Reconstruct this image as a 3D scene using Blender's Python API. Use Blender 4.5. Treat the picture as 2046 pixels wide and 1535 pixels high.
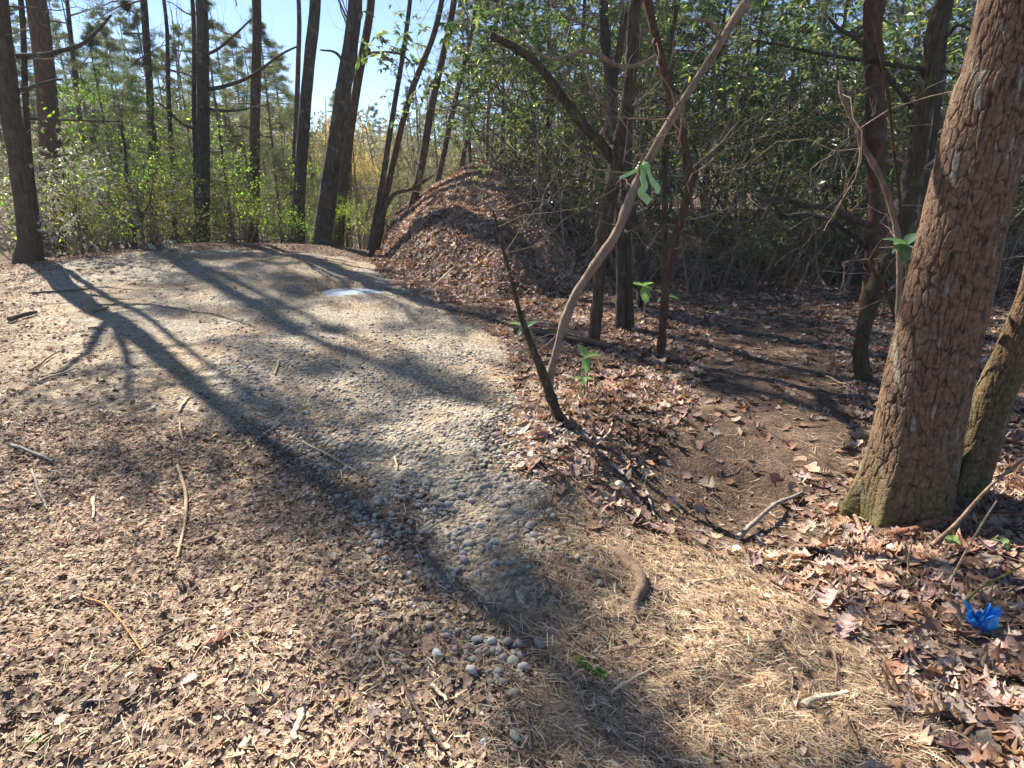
import bpy, math
import numpy as np
from mathutils import Vector

S = bpy.context.scene
C = S.collection
for o in list(bpy.data.objects):
    bpy.data.objects.remove(o)
rng = np.random.default_rng(11)

# ------------------------------------------------------------------ camera
FPX, CXP, CYP, CAMZ = 1200.0, 1023.0, 767.5, 1.6
PITCH = math.atan((CYP - 400.0) / FPX)
cam_d = bpy.data.cameras.new('camera')
cam = bpy.data.objects.new('camera', cam_d)
C.objects.link(cam)
cam_d.sensor_width = 36
cam_d.lens = 36 * FPX / 2046
cam_d.clip_start = 0.05
cam_d.clip_end = 2000
cam.location = (0, 0, CAMZ)
cam.rotation_euler = (math.pi / 2 - PITCH, 0, 0)
S.camera = cam

# ------------------------------------------------------------------ sky, sun, exposure
SUN_AZ, SUN_EL = math.radians(-41), math.radians(40)     # azimuth from +Y, negative = left
sdir = Vector((math.sin(SUN_AZ) * math.cos(SUN_EL), math.cos(SUN_AZ) * math.cos(SUN_EL), math.sin(SUN_EL)))
W = bpy.data.worlds.new('World')
S.world = W
W.use_nodes = True
nt = W.node_tree
sky = nt.nodes.new('ShaderNodeTexSky')
sky.sky_type = 'NISHITA'
sky.sun_disc = False
sky.sun_elevation = SUN_EL
sky.sun_rotation = SUN_AZ
sky.altitude = 1200
sky.air_density = 0.9
sky.dust_density = 0.0
sky.ozone_density = 5.0
bg = nt.nodes['Background']
bg.inputs['Strength'].default_value = 0.06
nt.links.new(sky.outputs[0], bg.inputs[0])
sl = bpy.data.lights.new('sun', 'SUN')
sl.energy = 5.0
sl.angle = math.radians(0.5)
sl.color = (1.0, 0.93, 0.82)
so = bpy.data.objects.new('sun', sl)
C.objects.link(so)
so.location = (-10, 14, 20)
so.rotation_euler = sdir.to_track_quat('Z', 'Y').to_euler()
S.view_settings.view_transform = 'Standard'
S.view_settings.look = 'None'
S.view_settings.exposure = 1.78
S.view_settings.gamma = 1
S.render.engine = 'CYCLES'
S.cycles.max_bounces = 8
S.cycles.transparent_max_bounces = 4

# ------------------------------------------------------------------ noise and terrain
def _hash(ix, iy, seed):
    n = (ix.astype(np.int64) * 374761393 + iy.astype(np.int64) * 668265263 + seed * 974634777) & 0x7fffffff
    n = ((n ^ (n >> 13)) * 1274126177) & 0x7fffffff
    return ((n ^ (n >> 16)) & 0xffff) / 65535.0

def vnoise(x, y, seed=0):
    x = np.asarray(x, float); y = np.asarray(y, float)
    ix = np.floor(x); iy = np.floor(y)
    fx = x - ix; fy = y - iy
    fx = fx * fx * (3 - 2 * fx); fy = fy * fy * (3 - 2 * fy)
    a = _hash(ix, iy, seed); b = _hash(ix + 1, iy, seed)
    c = _hash(ix, iy + 1, seed); d = _hash(ix + 1, iy + 1, seed)
    return (a + (b - a) * fx) * (1 - fy) + (c + (d - c) * fx) * fy

def fbm(x, y, seed=0, oct=4):
    s = 0.0; a = 0.5; t = 0.0
    for i in range(oct):
        s = s + a * vnoise(np.asarray(x) * 2 ** i, np.asarray(y) * 2 ** i, seed + i * 17)
        t += a; a *= 0.5
    return s / t

def sstep(a, b, x):
    t = np.clip((np.asarray(x, float) - a) / (b - a), 0, 1)
    return t * t * (3 - 2 * t)

TOE_X = np.array([-60, -4.6, -3.7, -2.8, -1.9, -1.0, -0.2, 0.6, 1.6, 3.0, 6.0, 12, 60])
TOE_Y = np.array([60, 26.0, 17.5, 13.0, 10.8, 9.4, 8.6, 9.2, 10.8, 12.0, 12.6, 13.0, 13.5])
MND_X = np.array([-60, -4.6, -3.4, -2.4, -1.2, 0.0, 0.8, 2.0, 4.0, 60])
MND_H = np.array([0, 0.0, 0.6, 1.6, 2.45, 3.1, 3.0, 2.0, 1.3, 1.0])

PUD = None
def ground(x, y):
    x = np.asarray(x, float); y = np.asarray(y, float)
    side = np.exp(-((x + 6.2) / 5.2) ** 2)
    h = 0.62 * sstep(3.5, 13.5, y) * side
    back = sstep(14.0, 26, y)
    h = h - back * 2.0 * (1 - sstep(-1, 3, x))
    # wooded hills behind
    h = h + np.clip(y - 48, 0, None) * 0.11 * (0.6 + 0.5 * sstep(-10, -50, x) + 0.25 * sstep(0, 25, x))
    h = h + np.clip(-13 - x, 0, 30) * 0.10
    # leaf-covered bank and the rise under the thicket
    toe = np.interp(x, TOE_X, TOE_Y) + (fbm(x * 0.9, y * 0.3, 5, 2) - 0.5) * 0.9
    hm = np.interp(x, MND_X, MND_H)
    d = np.clip(y - toe, 0, None)
    m = hm * (1 - np.exp(-(d * 0.72 / np.maximum(hm, 0.05)) ** 1.25))
    h = h + m
    # low lip between the road shoulder and the trail, and the hollow the trail crosses
    lip = np.exp(-(((x - 0.35) / 0.75) ** 2 + ((y - 3.7) / 0.8) ** 2)) * 0.21
    hol = np.exp(-(((x - 1.35) / 0.8) ** 2 + ((y - 3.1) / 0.7) ** 2)) * -0.20
    rise = 0.12 * sstep(1.6, 2.6, x) * np.exp(-((y - 2.9) / 1.2) ** 2)
    h = h + lip + hol + rise
    h = h + (fbm(x * 0.35, y * 0.35, 1, 3) - 0.5) * 0.22 + (fbm(x * 2.3, y * 2.3, 2, 3) - 0.5) * 0.06
    near = np.exp(-(x * x + y * y) / 120.0)
    h = h + near * (fbm(x * 11, y * 11, 3, 3) - 0.5) * 0.030
    if PUD is not None:
        q = np.hypot((x - PUD[0]) / 0.56, (y - PUD[1]) / 0.50) + (fbm(x * 2.2, y * 2.2, 53, 3) - 0.5) * 0.7
        w = sstep(1.5, 0.5, q)
        h = h * (1 - w) + (PUD[2] - 0.03 - 0.09 * sstep(1.1, 0.5, q)) * w
    return h

G0 = float(ground(0.0, 0.5))
CAMZ = CAMZ + G0
cam.location.z = CAMZ
cp, sp = math.cos(PITCH), math.sin(PITCH)

def ray(px, py):
    dx = (px - CXP) / FPX; dy = (CYP - py) / FPX
    return np.array([dx, cp + dy * sp, -sp + dy * cp])

def at(px, py, Y):
    """point on the pixel's ray in the vertical plane y = Y"""
    d = ray(px, py)
    t = Y / d[1]
    return np.array([t * d[0], Y, CAMZ + t * d[2]])

def hit(px, py, tmax=60):
    """where the pixel's ray meets the ground"""
    d = ray(px, py)
    t = np.linspace(0.5, tmax, 4000)
    dz = CAMZ + t * d[2] - ground(t * d[0], t * d[1])
    k = np.argmax(dz < 0)
    if dz[k] >= 0:
        k = len(t) - 1
    tt = t[k]
    return np.array([tt * d[0], tt * d[1], float(ground(tt * d[0], tt * d[1]))])

def depth(P):
    return P[1] * cp + (CAMZ - P[2]) * sp

def project(P):
    P = np.atleast_2d(P)
    z = P[:, 1] * cp + (CAMZ - P[:, 2]) * sp
    u = P[:, 1] * sp + (P[:, 2] - CAMZ) * cp
    return CXP + FPX * P[:, 0] / z, CYP - FPX * u / z, z

def poly_px(pts):
    return np.array([hit(a, b)[:2] for a, b in pts])

def sdist(poly, x, y):
    """signed distance to a polygon, negative inside"""
    x = np.asarray(x, float); y = np.asarray(y, float)
    dmin = np.full(x.shape, 1e9); inside = np.zeros(x.shape, bool)
    n = len(poly)
    for i in range(n):
        ax, ay = poly[i]; bx, by = poly[(i + 1) % n]
        ex, ey = bx - ax, by - ay
        t = np.clip(((x - ax) * ex + (y - ay) * ey) / (ex * ex + ey * ey + 1e-12), 0, 1)
        dmin = np.minimum(dmin, np.hypot(x - ax - t * ex, y - ay - t * ey))
        c = (ay > y) != (by > y)
        with np.errstate(divide='ignore', invalid='ignore'):
            xi = ax + (y - ay) / (by - ay + 1e-12) * ex
        inside ^= c & (x < xi)
    return np.where(inside, -dmin, dmin)

PUD = hit(700, 577)

# ------------------------------------------------------------------ mesh helpers
class MB:
    def __init__(self):
        self.V = []; self.F = []; self.K = []; self.n = 0
    def add(self, V, F, col=(0.5, 0.5, 0.5)):
        V = np.asarray(V, float).reshape(-1, 3)
        F = np.asarray(F, np.int64)
        col = np.asarray(col, float)
        if col.ndim == 1:
            col = np.tile(col, (len(V), 1))
        self.V.append(V); self.F.append(F + self.n); self.K.append(col); self.n += len(V)
    def mesh(self, name, mat, smooth=True):
        me = bpy.data.meshes.new(name)
        V = np.concatenate(self.V); K = np.concatenate(self.K)
        me.vertices.add(len(V))
        me.vertices.foreach_set('co', V.astype(np.float32).ravel())
        idx = []; tot = []
        for f in self.F:
            idx.append(f.ravel()); tot.append(np.full(len(f), f.shape[1]))
        idx = np.concatenate(idx); tot = np.concatenate(tot)
        start = np.concatenate([[0], np.cumsum(tot)[:-1]])
        me.loops.add(len(idx))
        me.loops.foreach_set('vertex_index', idx.astype(np.int32))
        me.polygons.add(len(tot))
        me.polygons.foreach_set('loop_start', start.astype(np.int32))
        me.polygons.foreach_set('loop_total', tot.astype(np.int32))
        me.polygons.foreach_set('use_smooth', np.full(len(tot), smooth))
        a = me.attributes.new('col', 'FLOAT_COLOR', 'POINT')
        a.data.foreach_set('color', np.hstack([K, np.ones((len(K), 1))]).astype(np.float32).ravel())
        me.materials.append(mat)
        me.update(calc_edges=True)
        return me
    def build(self, name, mat, parent=None, smooth=True):
        return link(name, self.mesh(name, mat, smooth), parent)

def link(name, me, parent=None, loc=None):
    o = bpy.data.objects.new(name, me)
    C.objects.link(o)
    if parent is not None:
        o.parent = parent
    if loc is not None:
        o.location = [float(c) for c in loc]
    return o

def tag(o, label=None, cat=None, group=None, kind=None):
    if label: o['label'] = label
    if cat: o['category'] = cat
    if group: o['group'] = group
    if kind: o['kind'] = kind
    return o

def thing(name, label, cat, loc, group=None):
    o = link(name, None, None, loc)
    o.empty_display_size = 0.1
    return tag(o, label, cat, group)

def smooth_path(P, n):
    """Catmull-Rom through the points"""
    P = np.asarray(P, float)
    if len(P) == 2:
        t = np.linspace(0, 1, n)[:, None]
        return P[0] * (1 - t) + P[1] * t
    Q = np.vstack([2 * P[0] - P[1], P, 2 * P[-1] - P[-2]])
    m = len(P) - 1
    out = []
    for s in np.linspace(0, m, n):
        i = min(int(s), m - 1); t = s - i
        a, b, c, d = Q[i], Q[i + 1], Q[i + 2], Q[i + 3]
        out.append(0.5 * (2 * b + (c - a) * t + (2 * a - 5 * b + 4 * c - d) * t * t + (3 * b - a - 3 * c + d) * t ** 3))
    return np.array(out)

def tube(mb, P, R, k=5, col=(0.2, 0.15, 0.1), rough=0.0, cap=True):
    P = np.asarray(P, float); n = len(P)
    R = np.broadcast_to(np.asarray(R, float), (n,))
    T = np.gradient(P, axis=0)
    T /= np.linalg.norm(T, axis=1)[:, None] + 1e-9
    mean = np.abs(T.mean(0))
    ref = np.zeros(3); ref[np.argmin(mean)] = 1
    U = np.cross(T, ref); U /= np.linalg.norm(U, axis=1)[:, None] + 1e-9
    Vv = np.cross(T, U)
    a = np.arange(k) * 2 * math.pi / k
    rr = R[:, None] * np.ones((1, k))
    if rough:
        rr = rr * (1 + rough * (rng.random((n, k)) - 0.5) * 2)
    ring = P[:, None, :] + rr[:, :, None] * (np.cos(a)[None, :, None] * U[:, None, :] + np.sin(a)[None, :, None] * Vv[:, None, :])
    V = ring.reshape(-1, 3)
    i = np.arange(n - 1)[:, None] * k; j = np.arange(k)[None, :]; j2 = (j + 1) % k
    F = np.stack([i + j, i + j2, i + k + j2, i + k + j], -1).reshape(-1, 4)
    mb.add(V, F, col)
    if cap:
        for e, base in ((P[0], 0), (P[-1], (n - 1) * k)):
            jj = np.arange(k)
            tri = np.stack([np.full(k, k), jj, (jj + 1) % k], -1)
            mb.add(np.vstack([V[base:base + k], e[None]]), tri if base else tri[:, ::-1], col)

def norm(v):
    return v / (np.linalg.norm(v, axis=-1, keepdims=True) + 1e-9)

def frames(D, Nrm):
    """orthonormal axes from main direction and approximate normal"""
    X = norm(D)
    Y = norm(np.cross(Nrm, X))
    Z = np.cross(X, Y)
    return X, Y, Z

def scatter(mb, tpl, O, X, Y, Z, L, Wd, col, H=None):
    """copy a template (V, F) to each origin; template x along X*L, y along Y*Wd, z along Z*H"""
    TV, TFs = tpl
    L = np.asarray(L, float); Wd = np.asarray(Wd, float)
    H = L if H is None else np.asarray(H, float)
    N = len(O); k = len(TV)
    if N == 0:
        return
    V = (O[:, None, :] + TV[None, :, 0, None] * (X * L[:, None])[:, None, :]
         + TV[None, :, 1, None] * (Y * Wd[:, None])[:, None, :]
         + TV[None, :, 2, None] * (Z * H[:, None])[:, None, :]).reshape(-1, 3)
    colv = np.repeat(col, k, axis=0)
    base = mb.n
    first = True
    for TF in TFs:
        F = (TF[None] + (np.arange(N) * k)[:, None, None]).reshape(-1, TF.shape[1])
        if first:
            mb.add(V, F, colv); first = False
        else:
            mb.F.append(F + base)

def jitter(cols, n, amt=0.25):
    """pick n colours from a palette with brightness variation"""
    cols = np.asarray(cols, float)
    c = cols[rng.integers(0, len(cols), n)]
    return np.clip(c * (1 + amt * rng.normal(0, 1, (n, 1))).clip(0.35, 1.9) * (1 + 0.035 * rng.normal(0, 1, (n, 3))), 0.005, 0.9)

# templates -----------------------------------------------------------------
T_LEAF = (np.array([[0, 0, 0], [.3, .42, .10], [.3, 0, 0], [.3, -.42, .10], [.7, .38, .06], [.7, 0, -.02], [.7, -.38, .06], [1, 0, -.14]]),
          [np.array([[0, 2, 1], [0, 3, 2], [4, 5, 7], [5, 6, 7]]), np.array([[1, 2, 5, 4], [2, 3, 6, 5]])])
T_DIA = (np.array([[0, 0, 0], [.45, .5, .10], [1, 0, -.1], [.45, -.5, .10]]), [np.array([[0, 2, 1], [0, 3, 2]])])
T_BLADE = (np.array([[0, .5, 0], [0, -.5, 0], [1, 0, 0]]), [np.array([[0, 1, 2]])])
T_NEEDLE = (np.array([[0, -.5, 0], [0, .5, 0], [.5, .5, .05], [.5, -.5, .05], [1, .3, 0], [1, -.3, 0]]),
            [np.array([[0, 3, 2, 1], [3, 5, 4, 2]])])

def outline_leaf(seed, lobes, nseg, curl, crumple):
    """dead leaf: paired outline points around a midrib, lobed or plain, curled up at the rim"""
    r = np.random.default_rng(seed)
    t = np.linspace(0, 1, nseg)
    wd = np.sin(math.pi * np.clip(t, 0, 1) ** 0.8) ** 0.75 * 0.33 + 0.01
    if lobes:
        wd = wd * (0.30 + 0.80 * (np.cos(t * math.pi * 2 * lobes + math.pi) * 0.5 + 0.5)) * 1.25
    va = 0.22 if not lobes else 0.10
    wl = wd * (1 + va * r.normal(size=nseg)); wr = wd * (1 + va * r.normal(size=nseg))
    wl[0] = wr[0] = 0.012; wl[-1] = wr[-1] = 0.008
    bend = r.normal() * 0.18
    mid = np.stack([t, bend * t * (1 - t) * 2, curl * 0.5 * (t - 0.5) ** 2 + crumple * r.normal(size=nseg) * 0.5], -1)
    fl = abs(r.normal()) * 0.6 + 0.5; fr = abs(r.normal()) * 0.6 + 0.4
    sweep = 0.10 if lobes else 0.0
    Lp = mid + np.stack([sweep * wl / 0.33, wl, curl * fl * wl * wl * 3.2 + crumple * r.normal(size=nseg)], -1)
    Rp = mid + np.stack([sweep * wr / 0.33, -wr, curl * fr * wr * wr * 3.2 + crumple * r.normal(size=nseg)], -1)
    V = np.concatenate([Lp, mid, Rp]); n = nseg
    i = np.arange(n - 1)
    F = np.concatenate([np.stack([i, n + i, n + i + 1, i + 1], -1), np.stack([n + i, 2 * n + i, 2 * n + i + 1, n + i + 1], -1)])
    V[:, 0] -= 0.5
    V[:, 2] -= V[:, 2].min()
    return V, [F]

T_PLAIN = [outline_leaf(100 + i, 0, 8, 0.25 + 0.22 * (i % 3), 0.022) for i in range(6)]
T_OAK = [outline_leaf(200 + i, 3 + (i % 2), 19, 0.22 + 0.2 * (i % 3), 0.010) for i in range(6)]
T_BIT = [outline_leaf(300 + i, 0, 4, 0.3, 0.05) for i in range(8)]
T_MULCH = [outline_leaf(320 + i, 0, 3, 0.3, 0.05) for i in range(8)]
for tp in T_MULCH:
    tp[0][[0, 2, 6, 8], 1] += np.array([.12, .08, -.10, -.12])

def icosphere(sub):
    import bmesh
    bm = bmesh.new()
    bmesh.ops.create_icosphere(bm, subdivisions=sub, radius=1)
    V = np.array([v.co[:] for v in bm.verts]); F = np.array([[v.index for v in f.verts] for f in bm.faces])
    bm.free()
    return V, F
ICO1 = icosphere(1); ICO2 = icosphere(2); ICO3 = icosphere(3)
def pebble_tpl(seed, ico):
    r = np.random.default_rng(seed)
    V = ico[0] * np.array([1, .75, .48])
    V = V * (1 + (0.2 if len(V) < 20 else 0.09) * r.normal(size=(len(V), 1)).clip(-1.5, 1.5)) * r.uniform(.8, 1.2, 3)
    return V * 0.5, [ico[1]]
T_PEB = [pebble_tpl(i, ICO1) for i in range(5)]

# ------------------------------------------------------------------ materials
def new_mat(name):
    m = bpy.data.materials.new(name)
    m.use_nodes = True
    nt = m.node_tree
    return m, nt, nt.nodes['Principled BSDF'], nt.nodes['Material Output']

def N(nt, typ, **kw):
    n = nt.nodes.new(typ)
    for k, v in kw.items():
        setattr(n, k, v)
    return n

def mat_attr(name, rough=0.8, noise_scale=30.0, noise_amt=0.35, bump=0.3, bump_scale=80.0, transl=0.0, tcol=1.3, spec=0.3, tint=(1.15, 1.2, 0.6)):
    """colour from the 'col' attribute, broken up by noise; optional translucency for leaves"""
    m, nt, bs, out = new_mat(name)
    at_ = N(nt, 'ShaderNodeAttribute', attribute_name='col')
    tc = N(nt, 'ShaderNodeTexCoord')
    ns = N(nt, 'ShaderNodeTexNoise'); ns.inputs['Scale'].default_value = noise_scale; ns.inputs['Detail'].default_value = 5
    nt.links.new(tc.outputs['Object'], ns.inputs['Vector'])
    mr = N(nt, 'ShaderNodeMapRange')
    mr.inputs[1].default_value = 0.3; mr.inputs[2].default_value = 0.7
    mr.inputs[3].default_value = 1 - noise_amt; mr.inputs[4].default_value = 1 + noise_amt
    nt.links.new(ns.outputs[0], mr.inputs[0])
    mx = N(nt, 'ShaderNodeVectorMath', operation='SCALE')
    nt.links.new(at_.outputs['Color'], mx.inputs[0]); nt.links.new(mr.outputs[0], mx.inputs['Scale'])
    nt.links.new(mx.outputs[0], bs.inputs['Base Color'])
    bs.inputs['Roughness'].default_value = rough
    bs.inputs['Specular IOR Level'].default_value = spec
    if bump:
        n2 = N(nt, 'ShaderNodeTexNoise'); n2.inputs['Scale'].default_value = bump_scale; n2.inputs['Detail'].default_value = 6
        nt.links.new(tc.outputs['Object'], n2.inputs['Vector'])
        b = N(nt, 'ShaderNodeBump'); b.inputs['Strength'].default_value = bump; b.inputs['Distance'].default_value = 0.02
        nt.links.new(n2.outputs[0], b.inputs['Height']); nt.links.new(b.outputs[0], bs.inputs['Normal'])
    if transl:
        tr = N(nt, 'ShaderNodeBsdfTranslucent')
        sc = N(nt, 'ShaderNodeVectorMath', operation='MULTIPLY')
        sc.inputs[1].default_value = (tcol * tint[0], tcol * tint[1], tcol * tint[2])
        nt.links.new(mx.outputs[0], sc.inputs[0]); nt.links.new(sc.outputs[0], tr.inputs['Color'])
        ms = N(nt, 'ShaderNodeMixShader'); ms.inputs[0].default_value = transl
        nt.links.new(bs.outputs[0], ms.inputs[1]); nt.links.new(tr.outputs[0], ms.inputs[2])
        nt.links.new(ms.outputs[0], out.inputs['Surface'])
    return m

def mat_bark(name, c1, c2, c3, scale=20.0, stretch=0.22, bump=1.0, rough=0.9):
    m, nt, bs, out = new_mat(name)
    tc = N(nt, 'ShaderNodeTexCoord')
    mp = N(nt, 'ShaderNodeMapping'); mp.inputs['Scale'].default_value = (1, 1, stretch)
    nt.links.new(tc.outputs['Object'], mp.inputs['Vector'])
    n1 = N(nt, 'ShaderNodeTexNoise'); n1.inputs['Scale'].default_value = scale; n1.inputs['Detail'].default_value = 8; n1.inputs['Roughness'].default_value = 0.65
    nt.links.new(mp.outputs[0], n1.inputs['Vector'])
    vo = N(nt, 'ShaderNodeTexVoronoi', feature='DISTANCE_TO_EDGE'); vo.inputs['Scale'].default_value = scale * 2.2
    wv = N(nt, 'ShaderNodeVectorMath', operation='MULTIPLY_ADD')
    wv.inputs[1].default_value = (0.12, 0.12, 0.12)
    nt.links.new(n1.outputs['Color'], wv.inputs[0]); nt.links.new(mp.outputs[0], wv.inputs[2])
    nt.links.new(wv.outputs[0], vo.inputs['Vector'])
    cr = N(nt, 'ShaderNodeValToRGB')
    cr.color_ramp.elements[0].position = 0.32; cr.color_ramp.elements[0].color = (*c1, 1)
    cr.color_ramp.elements[1].position = 0.68; cr.color_ramp.elements[1].color = (*c2, 1)
    nt.links.new(n1.outputs[0], cr.inputs[0])
    n3 = N(nt, 'ShaderNodeTexNoise'); n3.inputs['Scale'].default_value = 5.0; n3.inputs['Detail'].default_value = 6
    nt.links.new(tc.outputs['Object'], n3.inputs['Vector'])
    cr3 = N(nt, 'ShaderNodeValToRGB')
    cr3.color_ramp.elements[0].position = 0.56; cr3.color_ramp.elements[0].color = (0, 0, 0, 1)
    cr3.color_ramp.elements[1].position = 0.70; cr3.color_ramp.elements[1].color = (1, 1, 1, 1)
    nt.links.new(n3.outputs[0], cr3.inputs[0])
    mx = N(nt, 'ShaderNodeMix', data_type='RGBA')
    nt.links.new(cr3.outputs[0], mx.inputs[0]); nt.links.new(cr.outputs[0], mx.inputs[6])
    mx.inputs[7].default_value = (*c3, 1)
    nt.links.new(mx.outputs[2], bs.inputs['Base Color'])
    bs.inputs['Roughness'].default_value = rough
    bs.inputs['Specular IOR Level'].default_value = 0.2
    ad = N(nt, 'ShaderNodeMath', operation='ADD')
    mm = N(nt, 'ShaderNodeMath', operation='MINIMUM'); mm.inputs[1].default_value = 0.22
    nt.links.new(vo.outputs['Distance'], mm.inputs[0])
    mu = N(nt, 'ShaderNodeMath', operation='MULTIPLY'); mu.inputs[1].default_value = 2.5
    nt.links.new(mm.outputs[0], mu.inputs[0])
    nt.links.new(n1.outputs[0], ad.inputs[0]); nt.links.new(mu.outputs[0], ad.inputs[1])
    b = N(nt, 'ShaderNodeBump'); b.inputs['Strength'].default_value = bump; b.inputs['Distance'].default_value = 0.03
    nt.links.new(ad.outputs[0], b.inputs['Height']); nt.links.new(b.outputs[0], bs.inputs['Normal'])
    return m

M = {}
M['floor'] = mat_attr('forest_floor_litter', 0.95, 26, 0.45, 0.9, 55, spec=0.1)
M['gravel'] = mat_attr('road_gravel', 0.9, 40, 0.35, 0.9, 70, spec=0.15)
def add_cells(m, scale, amt):
    nt = m.node_tree; bs = nt.nodes['Principled BSDF']
    tc = N(nt, 'ShaderNodeTexCoord'); vo = N(nt, 'ShaderNodeTexVoronoi'); vo.inputs['Scale'].default_value = scale
    nt.links.new(tc.outputs['Object'], vo.inputs['Vector'])
    sx = N(nt, 'ShaderNodeSeparateColor'); nt.links.new(vo.outputs['Color'], sx.inputs[0])
    mr = N(nt, 'ShaderNodeMapRange'); mr.inputs[3].default_value = 1 - amt; mr.inputs[4].default_value = 1 + amt
    nt.links.new(sx.outputs[0], mr.inputs[0])
    src = bs.inputs['Base Color'].links[0].from_socket
    sc = N(nt, 'ShaderNodeVectorMath', operation='SCALE'); nt.links.new(src, sc.inputs[0]); nt.links.new(mr.outputs[0], sc.inputs['Scale'])
    nt.links.new(sc.outputs[0], bs.inputs['Base Color'])
    old = bs.inputs['Normal'].links[0].from_node
    b = N(nt, 'ShaderNodeBump'); b.invert = True; b.inputs['Strength'].default_value = 0.9; b.inputs['Distance'].default_value = 0.015
    nt.links.new(vo.outputs['Distance'], b.inputs['Height']); nt.links.new(old.outputs[0], b.inputs['Normal']); nt.links.new(b.outputs[0], bs.inputs['Normal'])
add_cells(M['gravel'], 42, 0.38)
M['trail'] = mat_attr('trail_dirt', 0.95, 22, 0.4, 0.8, 60, spec=0.1)
M['pebble'] = mat_attr('pebble_stone', 0.75, 40, 0.25, 0.25, 120, spec=0.3)
M['deadleaf'] = mat_attr('dead_leaf_skin', 0.75, 60, 0.25, 0.25, 120, transl=0.20, tcol=1.0, spec=0.2, tint=(1.2, 0.98, 0.8))
M['needle'] = mat_attr('pine_needle_dry', 0.7, 20, 0.2, 0.0, transl=0.15, spec=0.3, tint=(1.1, 1.0, 0.8))
M['conifer'] = mat_attr('conifer_needles', 0.6, 3, 0.3, 0.0, transl=0.35, tcol=1.5, spec=0.35)
M['leaf'] = mat_attr('thin_green_leaf', 0.5, 8, 0.25, 0.0, transl=0.5, tcol=1.9, spec=0.4)
M['rhodo'] = mat_attr('leathery_leaf', 0.34, 10, 0.25, 0.0, transl=0.42, tcol=1.9, spec=0.55)
M['glintleaf'] = mat_attr('glint_pale_glossy_leaf', 0.28, 10, 0.25, 0.0, transl=0.25, tcol=1.0, spec=0.7, tint=(1.0, 1.0, 0.85))
M['twig'] = mat_attr('twig_bark', 0.85, 25, 0.3, 0.4, 60, spec=0.2)
M['bark_grey'] = mat_bark('grey_brown_bark', (0.050, 0.042, 0.035), (0.15, 0.125, 0.10), (0.19, 0.19, 0.16))
M['bark_brown'] = mat_bark('brown_bark', (0.06, 0.042, 0.03), (0.20, 0.135, 0.09), (0.17, 0.15, 0.11))
M['bark_red'] = mat_bark('reddish_bark', (0.085, 0.045, 0.03), (0.24, 0.13, 0.08), (0.18, 0.13, 0.09), scale=22)
M['bark_pale'] = mat_bark('pale_smooth_bark', (0.17, 0.115, 0.08), (0.38, 0.29, 0.215), (0.24, 0.165, 0.11), scale=26, stretch=.3, bump=0.6)
M['bark_moss'] = mat_bark('mossy_bark', (0.055, 0.045, 0.03), (0.17, 0.13, 0.085), (0.14, 0.16, 0.07))

# ------------------------------------------------------------------ the ground
def axis(a0, a1, fine0, fine1, step, grow):
    """nonuniform grid line positions, fine between fine0 and fine1"""
    c = list(np.arange(fine0, fine1, step))
    s = step; p = fine1
    hi = []
    while p < a1:
        hi.append(p); s = min(s * grow, 6); p += s
    hi.append(a1)
    s = step; p = fine0; lo = []
    while p > a0:
        s = min(s * grow, 6); p -= s
        lo.append(max(p, a0))
    return np.array(lo[::-1] + c + hi)

gx = axis(-220, 220, -3.2, 4.2, 0.035, 1.055)
gy = axis(-14, 260, 0.6, 5.6, 0.035, 1.03)
GX, GY = np.meshgrid(gx, gy)
GZ = ground(GX, GY)

ROAD = poly_px([(1062, 1534), (1040, 1300), (900, 1175), (740, 1020), (600, 900), (450, 850), (260, 760), (130, 660), (70, 570),
                (120, 525), (260, 505), (400, 500), (560, 503), (690, 512), (760, 530), (830, 575), (940, 630), (1008, 690),
                (1024, 800), (1030, 950), (1040, 1100), (1062, 1250)][1:-1] + [(1075, 1400)])
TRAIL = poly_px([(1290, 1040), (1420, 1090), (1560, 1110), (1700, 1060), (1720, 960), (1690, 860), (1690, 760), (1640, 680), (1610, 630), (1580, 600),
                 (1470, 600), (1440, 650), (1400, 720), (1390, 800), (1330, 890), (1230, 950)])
DUFF = poly_px([(30, 545), (140, 520), (420, 640), (500, 780), (560, 880), (300, 860), (30, 830)])
MULCH = poly_px([(0, 830), (300, 860), (560, 880), (760, 1080), (1010, 1330), (1030, 1750), (-80, 1750), (-80, 900)])
NEEDL = poly_px([(1020, 960), (1150, 990), (1300, 1080), (1500, 1120), (1640, 1230), (1760, 1400), (1860, 1534), (1900, 1750), (1000, 1750)])

def zone_col(x, y):
    n = fbm(x * 1.7, y * 1.7, 21, 4)[..., None]
    n2 = fbm(x * 7, y * 7, 22, 3)[..., None]
    base = np.array([0.15, 0.10, 0.072]) * (0.65 + 0.7 * n)
    def mixin(base, poly, c, soft):
        w = sstep(soft, -soft, sdist(poly, x, y) + (fbm(x * 3, y * 3, 23, 3) - 0.5) * soft * 2)[..., None]
        return base * (1 - w) + np.asarray(c) * (0.6 + 0.8 * n2) * w
    base = mixin(base, DUFF, (0.31, 0.25, 0.18), 0.6)
    base = mixin(base, MULCH, (0.29, 0.21, 0.15), 0.4)
    base = mixin(base, NEEDL, (0.32, 0.235, 0.155), 0.3)
    return base

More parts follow.
